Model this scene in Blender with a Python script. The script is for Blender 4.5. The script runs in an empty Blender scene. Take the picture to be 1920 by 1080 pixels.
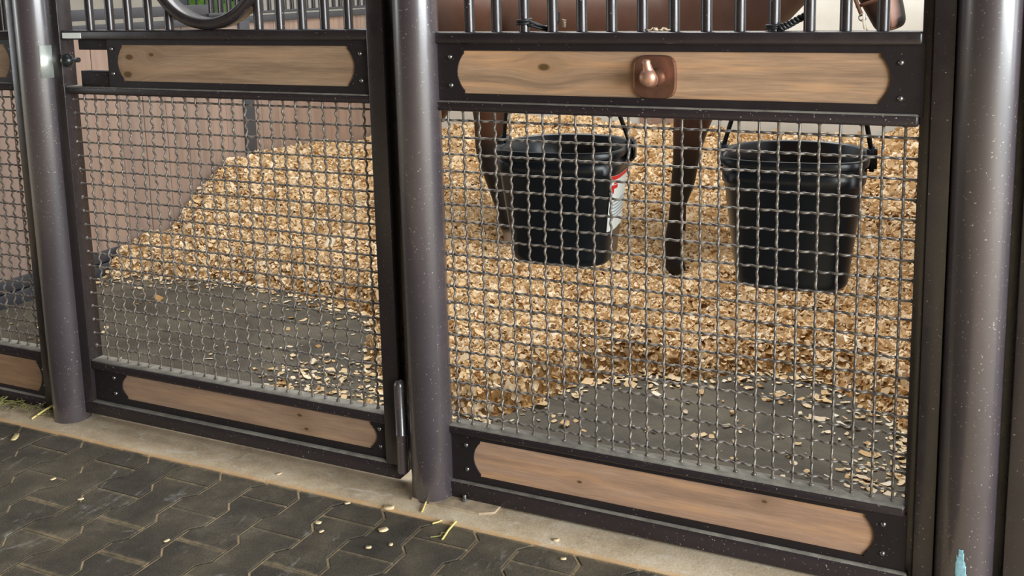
import bpy, bmesh, math, random
import numpy as np
from mathutils import Vector, Matrix, noise as mnoise

random.seed(7)
rng = np.random.default_rng(11)
scene = bpy.context.scene
COL = scene.collection
PI = math.pi

# ------------------------------------------------------------------ camera
cam_data = bpy.data.cameras.new('camera')
cam = bpy.data.objects.new('camera', cam_data)
COL.objects.link(cam)
F_PX, YAW, PITCH, ROLL, DY = 1946.02, -0.451509, -0.161749, -0.0248043, -253.18
fw = Vector((math.sin(YAW) * math.cos(PITCH), math.cos(YAW) * math.cos(PITCH), math.sin(PITCH)))
r0 = Vector((math.cos(YAW), -math.sin(YAW), 0))
u0 = r0.cross(fw)
Rv = r0 * math.cos(ROLL) + u0 * math.sin(ROLL)
Uv = -r0 * math.sin(ROLL) + u0 * math.cos(ROLL)
M = Matrix.Identity(4)
for k in range(3):
    M[k][0], M[k][1], M[k][2] = Rv[k], Uv[k], -fw[k]
M.translation = Vector((1.17771, -2.09415, 1.24582))
cam.matrix_world = M
cam_data.sensor_width = 36.0
cam_data.lens = F_PX / 1920 * 36.0
cam_data.shift_y = DY / 1920
cam_data.clip_start = 0.05
scene.camera = cam

# ------------------------------------------------------------------ light and exposure
scene.view_settings.view_transform = 'Standard'
scene.view_settings.look = 'None'
scene.view_settings.gamma = 1.0
scene.view_settings.use_curve_mapping = False
scene.view_settings.exposure = 0.95
scene.cycles.max_bounces = 8
scene.cycles.diffuse_bounces = 4

world = bpy.data.worlds.new('overcast sky')
scene.world = world
world.use_nodes = True
wn = world.node_tree
wn.nodes['Background'].inputs['Color'].default_value = (0.93, 0.97, 1.0, 1)
wn.nodes['Background'].inputs['Strength'].default_value = 0.52


def area(name, loc, target, sx, sy, power, color=(1, 1, 1)):
    d = bpy.data.lights.new(name, 'AREA')
    d.shape = 'RECTANGLE'
    d.size, d.size_y, d.energy, d.color = sx, sy, power, color
    o = bpy.data.objects.new(name, d)
    COL.objects.link(o)
    o.location = loc
    o.rotation_euler = (Vector(target) - Vector(loc)).to_track_quat('-Z', 'Y').to_euler()
    return o


# daylight: open end of the aisle on the right, a door further down on the left; an added unseen lamp over the stall brightens the shavings
area('aisle_end_daylight', (5.6, -2.45, 1.75), (-1, -2.2, 1.2), 4.8, 2.7, 380, (0.94, 0.99, 1.0))
area('stall_overhead_fill', (-0.3, 1.5, 3.6), (-0.5, 1.7, 0), 2.6, 1.8, 66, (1.0, 0.985, 0.96))
area('far_door_daylight', (-7.5, -2.2, 1.6), (-1, 0, 0.8), 1.2, 2.4, 20, (0.95, 0.98, 1.0))


# ------------------------------------------------------------------ material helpers
def srgb(r, g, b):
    def f(c):
        c /= 255.0
        return c / 12.92 if c <= 0.04045 else ((c + 0.055) / 1.055) ** 2.4
    return (f(r), f(g), f(b), 1)


class Mat:
    def __init__(self, name, base=(0.5, 0.5, 0.5, 1), rough=0.5, metal=0.0, spec=0.5):
        self.m = bpy.data.materials.new(name)
        self.m.use_nodes = True
        self.t = self.m.node_tree
        self.b = self.t.nodes['Principled BSDF']
        self.b.inputs['Base Color'].default_value = base
        self.b.inputs['Roughness'].default_value = rough
        self.b.inputs['Metallic'].default_value = metal
        self.b.inputs['Specular IOR Level'].default_value = spec

    def n(self, kind, **kw):
        nd = self.t.nodes.new(kind)
        for k, v in kw.items():
            setattr(nd, k, v)
        return nd

    def l(self, a, b):
        self.t.links.new(a, b)

    def coord(self, out='Object', scale=(1, 1, 1), loc=(0, 0, 0), rot=(0, 0, 0)):
        tc = self.n('ShaderNodeTexCoord')
        mp = self.n('ShaderNodeMapping')
        mp.inputs['Scale'].default_value = scale
        mp.inputs['Location'].default_value = loc
        mp.inputs['Rotation'].default_value = rot
        self.l(tc.outputs[out], mp.inputs['Vector'])
        return mp.outputs['Vector']

    def world_coord(self, scale=(1, 1, 1)):
        g = self.n('ShaderNodeNewGeometry')
        mp = self.n('ShaderNodeMapping')
        mp.inputs['Scale'].default_value = scale
        self.l(g.outputs['Position'], mp.inputs['Vector'])
        return mp.outputs['Vector']

    def noise(self, vec, scale, detail=4, rough=0.5, dist=0.0):
        nd = self.n('ShaderNodeTexNoise')
        nd.inputs['Scale'].default_value = scale
        nd.inputs['Detail'].default_value = detail
        nd.inputs['Roughness'].default_value = rough
        nd.inputs['Distortion'].default_value = dist
        self.l(vec, nd.inputs['Vector'])
        return nd.outputs['Fac']

    def ramp(self, fac, stops):
        nd = self.n('ShaderNodeValToRGB')
        e = nd.color_ramp.elements
        while len(e) < len(stops):
            e.new(0.5)
        for el, (p, c) in zip(e, stops):
            el.position = p
            el.color = c if len(c) == 4 else (*c, 1)
        self.l(fac, nd.inputs['Fac'])
        return nd.outputs['Color']

    def mix(self, fac, a, b, blend='MIX'):
        nd = self.n('ShaderNodeMix', data_type='RGBA', blend_type=blend)
        for s, v in ((nd.inputs[0], fac), (nd.inputs[6], a), (nd.inputs[7], b)):
            if isinstance(v, (int, float)):
                s.default_value = v
            elif isinstance(v, tuple):
                s.default_value = v
            else:
                self.l(v, s)
        return nd.outputs[2]

    def math(self, op, a, b=0.0, clamp=False):
        nd = self.n('ShaderNodeMath', operation=op, use_clamp=clamp)
        for s, v in ((nd.inputs[0], a), (nd.inputs[1], b)):
            if isinstance(v, (int, float)):
                s.default_value = v
            else:
                self.l(v, s)
        return nd.outputs[0]

    def color(self, c):
        self.l(c, self.b.inputs['Base Color'])

    def bump(self, h, strength=0.3, dist=0.002):
        nd = self.n('ShaderNodeBump')
        nd.inputs['Strength'].default_value = strength
        nd.inputs['Distance'].default_value = dist
        self.l(h, nd.inputs['Height'])
        self.l(nd.outputs['Normal'], self.b.inputs['Normal'])


W4 = (1, 1, 1, 1)
K4 = (0, 0, 0, 1)


def make_steel(name, base, rough=0.36, dust=0.62, dustcol=(150, 140, 130), rust=False):
    m = Mat(name, base, rough, 0.0, 0.75)
    wc = m.world_coord()
    n1 = m.noise(wc, 9, 5, 0.6)
    c = m.mix(m.ramp(n1, [(0.35, K4), (0.75, W4)]), tuple(x * 0.88 for x in base[:3]) + (1,), tuple(x * 1.22 for x in base[:3]) + (1,))
    # specks of dust and paint chips
    n2 = m.noise(wc, 210, 2, 0.5)
    n3 = m.noise(wc, 3, 2, 0.5)
    sp = m.math('ADD', n2, m.math('MULTIPLY', n3, 0.1))
    f = m.ramp(sp, [(dust + 0.145, K4), (dust + 0.19, W4)])
    c = m.mix(f, c, srgb(*dustcol))
    m.color(c)
    r = m.ramp(m.noise(wc, 24, 4, 0.6), [(0.3, (rough - 0.05,) * 3 + (1,)), (0.8, (rough + 0.12,) * 3 + (1,))])
    m.l(r, m.b.inputs['Roughness'])
    m.bump(m.noise(wc, 120, 3, 0.5), 0.05, 0.001)
    return m.m


MT = {}
MT['steel'] = make_steel('brown black powder coated steel', srgb(42, 36, 38), 0.28)
MT['post'] = make_steel('dusty brown black post paint', srgb(60, 52, 57), 0.26, 0.59)
_pb = MT['post'].node_tree.nodes['Principled BSDF']
for _l in list(_pb.inputs['Roughness'].links):
    MT['post'].node_tree.links.remove(_l)
_pb.inputs['Roughness'].default_value = 0.46
_pb.inputs['Coat Weight'].default_value = 1.0
_pb.inputs['Coat Roughness'].default_value = 0.2
_pb.inputs['Coat IOR'].default_value = 1.65
MT['plate'] = make_steel('matt dark steel plate', srgb(32, 27, 29), 0.46)
MT['plate'].node_tree.nodes['Principled BSDF'].inputs['Specular IOR Level'].default_value = 0.4


def make_dusty_top():
    # dust that settles on upward facing ledges
    m = Mat('steel with dust on its ledges', srgb(58, 50, 53), 0.4)
    wc = m.world_coord()
    g = m.n('ShaderNodeNewGeometry')
    sx = m.n('ShaderNodeSeparateXYZ')
    m.l(g.outputs['True Normal'], sx.inputs[0])
    up = m.ramp(sx.outputs['Z'], [(0.3, K4), (0.8, W4)])
    d = m.ramp(m.noise(wc, 26, 5, 0.65), [(0.3, K4), (0.62, W4)])
    f = m.math('MULTIPLY', up, m.math('ADD', m.math('MULTIPLY', d, 0.45), 0.4))
    sp = m.ramp(m.noise(wc, 220, 2, 0.5), [(0.69, K4), (0.73, W4)])
    c = m.mix(sp, srgb(44, 37, 40), srgb(150, 140, 128))
    c = m.mix(f, c, srgb(150, 146, 134))
    m.color(c)
    m.l(m.math('ADD', m.math('MULTIPLY', f, 0.4), 0.34), m.b.inputs['Roughness'])
    return m.m


MT['ledge'] = make_dusty_top()


def make_wire():
    m = Mat('dusty grey brown mesh wire', srgb(86, 78, 74), 0.27, 0.0, 0.8)
    wc = m.world_coord()
    c = m.mix(m.ramp(m.noise(wc, 70, 4, 0.6), [(0.35, K4), (0.7, W4)]), srgb(70, 64, 61), srgb(132, 123, 112))
    m.color(c)
    m.bump(m.noise(wc, 300, 2, 0.5), 0.1, 0.0006)
    return m.m


MT['wire'] = make_wire()


def make_wood(name, tones, knots, streak=6.0, seed=0.0, warm=0.0):
    """Stained pine: long grain along local x, knots at the given (x, z, radius)."""
    m = Mat(name, srgb(*tones[1]), 0.62, 0, 0.3)
    tc = m.n('ShaderNodeTexCoord')
    sep = m.n('ShaderNodeSeparateXYZ')
    m.l(tc.outputs['Object'], sep.inputs[0])
    # warp the grain around the knots
    warp = None
    kmask = None
    halo = None
    for kx, kz, kr in knots:
        dx = m.math('MULTIPLY', m.math('SUBTRACT', sep.outputs['X'], kx), 0.55)
        dz = m.math('SUBTRACT', sep.outputs['Z'], kz)
        d2 = m.math('ADD', m.math('POWER', dx, 2.0), m.math('POWER', dz, 2.0))
        g = m.math('POWER', 2.718, m.math('DIVIDE', d2, -2.0 * (kr * 1.8) ** 2))
        w = m.math('MULTIPLY', m.math('MULTIPLY', g, dz), 1.0)
        d = m.math('SQRT', d2)
        k = m.math('SUBTRACT', 1.0, m.math('DIVIDE', d, kr * 0.62), True)
        warp = w if warp is None else m.math('ADD', warp, w)
        kmask = k if kmask is None else m.math('MAXIMUM', kmask, k)
        halo = g if halo is None else m.math('MAXIMUM', halo, g)
    z = sep.outputs['Z'] if warp is None else m.math('SUBTRACT', sep.outputs['Z'], warp)
    cmb = m.n('ShaderNodeCombineXYZ')
    m.l(m.math('ADD', m.math('MULTIPLY', sep.outputs['X'], streak * 0.45), seed), cmb.inputs[0])
    m.l(m.math('MULTIPLY', z, streak * 9.0), cmb.inputs[2])
    m.l(sep.outputs['Y'], cmb.inputs[1])
    n1 = m.noise(cmb.outputs[0], 1.0, 5, 0.55, 0.8)
    c = m.ramp(n1, [(0.28, srgb(*tones[0])), (0.5, srgb(*tones[1])), (0.72, srgb(*tones[2]))])
    cm2 = m.n('ShaderNodeCombineXYZ')
    m.l(m.math('ADD', m.math('MULTIPLY', sep.outputs['X'], 14), seed * 2 + 3), cm2.inputs[0])
    m.l(m.math('MULTIPLY', z, 420), cm2.inputs[2])
    n2 = m.noise(cm2.outputs[0], 1.0, 3, 0.6)
    c = m.mix(0.5, c, m.ramp(n2, [(0.3, (0.62, 0.62, 0.62, 1)), (0.7, (1.15, 1.15, 1.15, 1))]), 'MULTIPLY')
    c = m.mix(0.35, c, m.ramp(n2, [(0.3, (0.72, 0.72, 0.72, 1)), (0.7, W4)]), 'MULTIPLY')
    # worn warm patches
    cm3 = m.n('ShaderNodeCombineXYZ')
    m.l(m.math('ADD', m.math('MULTIPLY', sep.outputs['X'], 2.2), seed + 9), cm3.inputs[0])
    m.l(m.math('MULTIPLY', z, 34), cm3.inputs[2])
    n3 = m.noise(cm3.outputs[0], 1.0, 4, 0.6)
    c = m.mix(m.math('MULTIPLY', m.ramp(n3, [(0.5, K4), (0.68, W4)]), warm), c, srgb(*tones[3]))
    if kmask is not None:
        c = m.mix(m.math('MULTIPLY', halo, 0.35), c, srgb(116, 92, 66))
        c = m.mix(m.ramp(kmask, [(0.05, K4), (0.45, W4)]), c, srgb(96, 72, 44))
    m.color(c)
    m.bump(n2, 0.12, 0.0006)
    return m.m


T_GREY = ((140, 116, 94), (166, 138, 112), (182, 154, 126), (200, 158, 120))
T_WARM = ((150, 116, 86), (176, 138, 104), (190, 150, 112), (214, 158, 104))
MT['wood_right_top'] = make_wood('grey brown stained pine, warm right end', ((146, 120, 98), (178, 146, 118), (194, 160, 130), (214, 166, 122)), [(0.25, 1.063, 0.016)], 5.5, 1.3, 0.8)
MT['wood_right_low'] = make_wood('pinkish brown pine', ((162, 130, 106), (180, 145, 120), (192, 158, 132), (218, 168, 118)), [(0.32, 0.103, 0.007), (0.745, 0.142, 0.007)], 4.0, 5.1, 0.55)
MT['wood_door_top'] = make_wood('grey stained pine with large knot', T_GREY, [(-0.975, 1.075, 0.016), (-0.895, 1.082, 0.010), (-0.985, 1.028, 0.018)], 5.0, 8.7, 0.35)
MT['wood_door_low'] = make_wood('grey brown pine rail', ((152, 124, 102), (168, 138, 114), (180, 150, 124), (202, 160, 122)), [(-0.475, 0.135, 0.009), (-0.455, 0.1, 0.008)], 4.0, 12.4, 0.4)
MT['wood_side_top'] = make_wood('grey pine end of a board', T_GREY, [(-1.435, 1.04, 0.012)], 5.0, 17.0, 0.3)
MT['wood_side_low'] = make_wood('warm pine end of a low board', ((146, 114, 86), (160, 127, 98), (172, 138, 108), (196, 150, 108)), [], 4.0, 21.0, 0.4)


def make_plank():
    m = Mat('pinkish brown varnished planks', srgb(170, 140, 122), 0.42, 0, 0.4)
    wc = m.world_coord((9, 9, 0.9))
    info = m.n('ShaderNodeObjectInfo')
    n1 = m.noise(wc, 2.0, 5, 0.6, 0.6)
    c = m.ramp(n1, [(0.3, srgb(146, 126, 114)), (0.55, srgb(166, 145, 132)), (0.8, srgb(176, 152, 134))])
    v = m.ramp(info.outputs['Random'], [(0.0, (0.86, 0.86, 0.88, 1)), (1.0, (1.06, 1.0, 0.96, 1))])
    c = m.mix(1.0, c, v, 'MULTIPLY')
    # scuffs where the wood shows through
    sc = m.noise(m.world_coord((1, 1.6, 0.9)), 26, 2, 0.4)
    c = m.mix(m.ramp(sc, [(0.74, K4), (0.78, W4)]), c, srgb(214, 160, 122))
    m.color(c)
    return m.m


MT['plank'] = make_plank()


def make_concrete():
    m = Mat('worn beige concrete', srgb(176, 156, 128), 0.85, 0, 0.25)
    wc = m.world_coord()
    n1 = m.noise(wc, 5, 6, 0.65, 0.4)
    c = m.ramp(n1, [(0.3, srgb(168, 150, 126)), (0.5, srgb(196, 177, 150)), (0.7, srgb(212, 196, 172))])
    n2 = m.noise(wc, 160, 3, 0.6)
    c = m.mix(0.6, c, m.ramp(n2, [(0.3, (0.7, 0.68, 0.64, 1)), (0.6, W4)]), 'MULTIPLY')
    n4 = m.noise(m.world_coord((1, 2.2, 1)), 14, 6, 0.7, 1.0)
    c = m.mix(m.math('MULTIPLY', m.ramp(n4, [(0.56, K4), (0.68, W4)]), 0.6), c, srgb(216, 208, 196))
    n7 = m.noise(wc, 30, 5, 0.7)
    c = m.mix(0.7, c, m.ramp(n7, [(0.3, (0.80, 0.78, 0.75, 1)), (0.6, W4)]), 'MULTIPLY')
    # rusty sand caught along the paver edge
    g = m.n('ShaderNodeNewGeometry')
    sp = m.n('ShaderNodeSeparateXYZ')
    m.l(g.outputs['Position'], sp.inputs[0])
    ey = m.math('ADD', sp.outputs['Y'], m.math('MULTIPLY', m.math('SUBTRACT', n7, 0.5), 0.03))
    c = m.mix(m.math('MULTIPLY', m.ramp(m.math('ADD', ey, 1.0), [(0.868, W4), (0.882, K4)]), 0.75), c, srgb(204, 162, 112))
    m.color(c)
    m.bump(n2, 0.35, 0.002)
    return m.m


MT['concrete'] = make_concrete()


def make_paver():
    m = Mat('dark grey brown interlocking paver', srgb(84, 78, 68), 0.86, 0, 0.3)
    wc = m.world_coord()
    info = m.n('ShaderNodeObjectInfo')
    n1 = m.noise(wc, 7, 6, 0.7, 0.3)
    c = m.ramp(n1, [(0.3, srgb(60, 56, 50)), (0.55, srgb(82, 76, 66)), (0.75, srgb(110, 102, 88))])
    v = m.ramp(info.outputs['Random'], [(0.0, (0.84, 0.84, 0.86, 1)), (1.0, (1.12, 1.1, 1.06, 1))])
    c = m.mix(1.0, c, v, 'MULTIPLY')
    n2 = m.noise(wc, 260, 3, 0.7)
    c = m.mix(0.8, c, m.ramp(n2, [(0.32, (0.45, 0.44, 0.42, 1)), (0.5, W4), (0.7, (1.5, 1.45, 1.36, 1))]), 'MULTIPLY')
    # sandy dust and white lime smears
    n3 = m.noise(m.world_coord((2.4, 0.9, 1)), 5, 6, 0.7, 1.6)
    n5 = m.noise(wc, 90, 3, 0.6)
    sm = m.math('MULTIPLY', m.ramp(n3, [(0.60, K4), (0.74, W4)]), m.ramp(n5, [(0.35, K4), (0.65, W4)]))
    c = m.mix(m.math('MULTIPLY', sm, 0.8), c, srgb(176, 176, 172))
    n6 = m.noise(wc, 3.2, 5, 0.6)
    c = m.mix(m.math('MULTIPLY', m.ramp(n6, [(0.5, K4), (0.75, W4)]), 0.25), c, srgb(160, 142, 112))
    # sand left along the straight end joints
    tc = m.n('ShaderNodeTexCoord')
    sp = m.n('ShaderNodeSeparateXYZ')
    m.l(tc.outputs['Object'], sp.inputs[0])
    d1 = m.math('ABSOLUTE', sp.outputs['Y'])
    d2 = m.math('ABSOLUTE', m.math('ADD', sp.outputs['Y'], 0.225))
    e = m.math('MINIMUM', d1, d2)
    e = m.math('ADD', e, m.math('MULTIPLY', m.math('SUBTRACT', m.noise(wc, 45, 4, 0.7), 0.5), 0.022))
    f = m.ramp(e, [(0.0, W4), (0.011, K4)])
    f = m.math('MULTIPLY', f, m.ramp(m.noise(wc, 11, 3, 0.6), [(0.35, (0.25, 0.25, 0.25, 1)), (0.6, (0.85, 0.85, 0.85, 1))]))
    c = m.mix(f, c, srgb(156, 138, 108))
    m.color(c)
    m.bump(n2, 0.5, 0.0025)
    return m.m


MT['paver'] = make_paver()


def make_sand():
    m = Mat('sandy joint filling', srgb(160, 138, 106), 0.95, 0, 0.1)
    wc = m.world_coord()
    c = m.ramp(m.noise(wc, 60, 4, 0.7), [(0.3, srgb(176, 154, 122)), (0.6, srgb(214, 194, 160)), (0.8, srgb(226, 210, 180))])
    m.color(c)
    m.bump(m.noise(wc, 300, 3, 0.6), 0.5, 0.002)
    return m.m


MT['sand'] = make_sand()


def make_mat():
    m = Mat('grey studded rubber', srgb(96, 92, 84), 0.7, 0, 0.4)
    wc = m.world_coord()
    n1 = m.noise(wc, 4, 5, 0.65, 0.8)
    c = m.ramp(n1, [(0.3, srgb(92, 85, 72)), (0.5, srgb(126, 117, 100)), (0.7, srgb(160, 148, 124))])
    vo = m.n('ShaderNodeTexVoronoi', feature='F1')
    vo.inputs['Randomness'].default_value = 0.0
    vo.inputs['Scale'].default_value = 100
    mp = m.n('ShaderNodeMapping')
    mp.inputs['Rotation'].default_value = (0, 0, PI / 4)
    g = m.n('ShaderNodeNewGeometry')
    m.l(g.outputs['Position'], mp.inputs['Vector'])
    m.l(mp.outputs['Vector'], vo.inputs['Vector'])
    st = m.ramp(vo.outputs['Distance'], [(0.3, W4), (0.5, K4)])
    c = m.mix(m.math('MULTIPLY', st, 0.4), m.mix(0.45, c, K4), c)
    c = m.mix(st, m.mix(0.4, c, K4), c)
    m.color(c)
    m.bump(st, 0.5, 0.002)
    return m.m


MT['mat'] = make_mat()


def make_shavings(name):
    m = Mat(name, srgb(222, 182, 126), 0.75, 0, 0.2)
    at = m.n('ShaderNodeVertexColor', layer_name='Col')
    m.color(at.outputs['Color'])
    m.b.inputs['Subsurface Weight'].default_value = 0.0
    tr = m.n('ShaderNodeBsdfTranslucent')
    m.l(at.outputs['Color'], tr.inputs['Color'])
    ms = m.n('ShaderNodeMixShader')
    ms.inputs[0].default_value = 0.22
    m.l(m.b.outputs[0], ms.inputs[1])
    m.l(tr.outputs[0], ms.inputs[2])
    m.l(ms.outputs[0], m.t.nodes['Material Output'].inputs['Surface'])
    return m.m


MT['shaving'] = make_shavings('pale wood shavings')


def make_bed():
    m = Mat('bed of shavings', srgb(190, 146, 92), 0.9, 0, 0.1)
    wc = m.world_coord()
    n = m.noise(wc, 70, 4, 0.7)
    m.color(m.ramp(n, [(0.3, srgb(88, 60, 30)), (0.5, srgb(154, 116, 70)), (0.75, srgb(212, 172, 120))]))  # dark tones paint the shade in the gaps between the flakes
    m.bump(n, 0.8, 0.01)
    return m.m


MT['bed'] = make_bed()
_m = Mat('white painted wall', srgb(214, 209, 198), 0.8, 0, 0.2)
_c = _m.ramp(_m.noise(_m.world_coord(), 3, 5, 0.6), [(0.3, srgb(200, 195, 184)), (0.7, srgb(222, 218, 208))])
_m.color(_c)
MT['white_wall'] = _m.m


def make_simple(name, rgb, rough, metal=0.0, spec=0.5, var=0.15, scale=30):
    m = Mat(name, srgb(*rgb), rough, metal, spec)
    wc = m.world_coord()
    b = srgb(*rgb)
    c = m.ramp(m.noise(wc, scale, 4, 0.6), [(0.3, tuple(x * (1 - var) for x in b[:3]) + (1,)), (0.7, tuple(min(1, x * (1 + var)) for x in b[:3]) + (1,))])
    m.color(c)
    return m.m


MT['bucket'] = make_simple('black plastic', (13, 19, 26), 0.3, 0, 0.5, 0.25, 40)
MT['rubber'] = make_simple('black rubber cord', (24, 26, 28), 0.45)
MT['zinc'] = make_simple('zinc plated steel', (170, 172, 172), 0.35, 0.9)
MT['screw'] = make_simple('zinc plated screw head', (150, 150, 148), 0.3, 0.9, 0.5, 0.3, 300)
MT['foil'] = make_simple('brushed silver strike sheet', (222, 228, 222), 0.42, 0.7, 0.5, 0.08, 60)
MT['sticker'] = make_simple('white sticker', (236, 242, 236), 0.5, 0, 0.4, 0.04, 200)
MT['red'] = make_simple('red label print', (214, 44, 40), 0.5, 0, 0.4, 0.1, 200)
MT['greytext'] = make_simple('grey label print', (150, 160, 178), 0.6, 0, 0.3, 0.1, 200)
MT['blue_paint'] = make_simple('pale blue paint smear', (136, 178, 190), 0.65, 0, 0.3, 0.35, 160)
MT['dusty_plate'] = make_simple('steel plate under beige dust', (168, 150, 126), 0.7, 0, 0.3, 0.35, 34)
MT['copper'] = make_simple('oil rubbed copper', (142, 104, 87), 0.33, 0.75, 0.5, 0.2, 40)
MT['copper_worn'] = make_simple('worn copper hook', (196, 152, 130), 0.42, 0.7, 0.5, 0.2, 60)
MT['black_knob'] = make_simple('black plastic knob', (30, 34, 35), 0.3)
MT['rope'] = make_simple('pale rope', (206, 196, 176), 0.8, 0, 0.2, 0.2, 200)
MT['leather'] = make_simple('brown leather halter', (96, 62, 46), 0.5, 0, 0.4, 0.2, 80)
MT['barn'] = make_simple('dark barn boards', (70, 56, 46), 0.8, 0, 0.3, 0.2, 4)
MT['straw'] = make_simple('straw stalk', (222, 204, 130), 0.6, 0, 0.3, 0.15, 80)
MT['hay'] = make_simple('greenish hay', (150, 148, 92), 0.8, 0, 0.2, 0.3, 40)
MT['grass'] = make_simple('grass', (110, 150, 70), 0.9, 0, 0.2, 0.3, 3)
MT['leaf'] = make_simple('hedge leaves', (120, 166, 70), 0.8, 0, 0.2, 0.4, 6)
MT['dark_rail'] = make_simple('blue grey painted partition rail', (66, 68, 74), 0.35, 0, 0.5, 0.15, 12)


def make_horse():
    m = Mat('bay coat', srgb(88, 54, 36), 0.5, 0, 0.35)
    at = m.n('ShaderNodeVertexColor', layer_name='Col')
    n = m.noise(m.world_coord((2, 1, 1)), 16, 5, 0.6)
    c = m.mix(0.5, at.outputs['Color'], m.ramp(n, [(0.3, (0.72, 0.72, 0.72, 1)), (0.7, (1.1, 1.1, 1.1, 1))]), 'MULTIPLY')
    m.color(c)
    m.bump(m.noise(m.world_coord((1, 1, 0.25)), 220, 2, 0.5), 0.15, 0.001)
    return m.m


MT['horse'] = make_horse()
MT['mane'] = make_simple('black horse hair', (22, 19, 18), 0.5, 0, 0.4, 0.3, 60)


# ------------------------------------------------------------------ geometry helpers
def link(name, me, mat=None, parent=None):
    o = bpy.data.objects.new(name, me)
    COL.objects.link(o)
    if mat is not None and len(me.materials) == 0:
        me.materials.append(mat)
    if parent is not None:
        o.parent = parent
        o.matrix_parent_inverse = Matrix.Translation(-parent.location) if parent.parent is None else Matrix.Identity(4)
        if parent.parent is not None:
            o.matrix_parent_inverse = parent_world(parent).inverted()
    return o


def parent_world(o):
    m = Matrix.Translation(o.location)
    if o.parent is not None:
        m = parent_world(o.parent) @ o.matrix_parent_inverse @ m
    return m


def thing(name, label, cat, loc=(0, 0, 0), group=None):
    o = bpy.data.objects.new(name, None)
    o.empty_display_size = 0.05
    COL.objects.link(o)
    o.location = loc
    o['label'] = label
    o['category'] = cat
    if group:
        o['group'] = group
    return o


def tag(o, label, cat, group=None):
    o['label'] = label
    o['category'] = cat
    if group:
        o['group'] = group
    return o


def structure(o, label=None, cat=None):
    o['kind'] = 'structure'
    if label:
        o['label'] = label
    if cat:
        o['category'] = cat
    return o


def mesh_of(verts, faces, smooth=False, name='mesh'):
    me = bpy.data.meshes.new(name)
    me.from_pydata([tuple(v) for v in verts], [], faces)
    me.update()
    if smooth:
        me.polygons.foreach_set('use_smooth', [True] * len(me.polygons))
    return me


def from_bm(bm, smooth=False, name='mesh', recalc=True):
    if recalc:
        bmesh.ops.recalc_face_normals(bm, faces=bm.faces[:])
    me = bpy.data.meshes.new(name)
    bm.to_mesh(me)
    bm.free()
    if smooth:
        me.polygons.foreach_set('use_smooth', [True] * len(me.polygons))
    return me


def box_bm(bm, x0, x1, y0, y1, z0, z1):
    vs = [bm.verts.new((x, y, z)) for x in (x0, x1) for y in (y0, y1) for z in (z0, z1)]
    fs = []
    for a in ((0, 1, 3, 2), (4, 6, 7, 5), (0, 4, 5, 1), (2, 3, 7, 6), (0, 2, 6, 4), (1, 5, 7, 3)):
        fs.append(bm.faces.new([vs[k] for k in a]))
    return vs, fs


def box(x0, x1, y0, y1, z0, z1, bevel=0.003, seg=2):
    bm = bmesh.new()
    box_bm(bm, x0, x1, y0, y1, z0, z1)
    bmesh.ops.recalc_face_normals(bm, faces=bm.faces[:])
    if bevel > 0:
        bmesh.ops.bevel(bm, geom=bm.edges[:], offset=bevel, segments=seg, profile=0.5, affect='EDGES')
    me = from_bm(bm)
    if bevel > 0 and seg > 1:
        me.polygons.foreach_set('use_smooth', [True] * len(me.polygons))
        try:
            me.set_sharp_from_angle(angle=math.radians(40))
        except Exception:
            pass
    return me


def tube_mesh(paths, r, sides=8, cap=True, radii=None, closed=False):
    """One mesh of round tubes along point lists."""
    V, F = [], []
    for pi_, P in enumerate(paths):
        P = [Vector(p) for p in P]
        n = len(P)
        base = len(V)
        up = None
        for k in range(n):
            if closed:
                t = (P[(k + 1) % n] - P[k - 1]).normalized()
            else:
                t = (P[min(k + 1, n - 1)] - P[max(k - 1, 0)]).normalized()
            if up is None:
                ref = Vector((0, 0, 1)) if abs(t.z) < 0.9 else Vector((0, 1, 0))
                a = t.cross(ref).normalized()
            else:
                a = (up - t * up.dot(t)).normalized()
            up = a
            b = t.cross(a)
            rr = r if radii is None else radii[k]
            for s in range(sides):
                an = 2 * PI * s / sides
                V.append(P[k] + (a * math.cos(an) + b * math.sin(an)) * rr)
        rings = n if closed else n - 1
        for k in range(rings):
            k2 = (k + 1) % n
            for s in range(sides):
                s2 = (s + 1) % sides
                F.append((base + k * sides + s, base + k * sides + s2, base + k2 * sides + s2, base + k2 * sides + s))
        if cap and not closed:
            for ring, rev in ((base, True), (base + (n - 1) * sides, False)):
                cb = len(V)
                V += [V[ring + s].copy() for s in range(sides)]
                F.append(tuple(cb + s for s in (reversed(range(sides)) if rev else range(sides))))
    return mesh_of(V, F, True)


def lathe(profile, sides=32, center=(0, 0, 0), axis='z'):
    V, F = [], []
    for r, h in profile:
        for s in range(sides):
            a = 2 * PI * s / sides
            if axis == 'z':
                V.append((center[0] + r * math.cos(a), center[1] + r * math.sin(a), center[2] + h))
            else:   # along -y
                V.append((center[0] + r * math.cos(a), center[1] - h, center[2] + r * math.sin(a)))
    n = len(profile)
    for k in range(n - 1):
        for s in range(sides):
            s2 = (s + 1) % sides
            F.append((k * sides + s, k * sides + s2, (k + 1) * sides + s2, (k + 1) * sides + s))
    F.append(tuple(reversed(range(sides))))
    F.append(tuple((n - 1) * sides + s for s in range(sides)))
    bm = bmesh.new()
    me = mesh_of(V, F)
    bm.from_mesh(me)
    bpy.data.meshes.remove(me)
    out = from_bm(bm, True)
    try:
        out.set_sharp_from_angle(angle=math.radians(45))
    except Exception:
        pass
    return out


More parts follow.
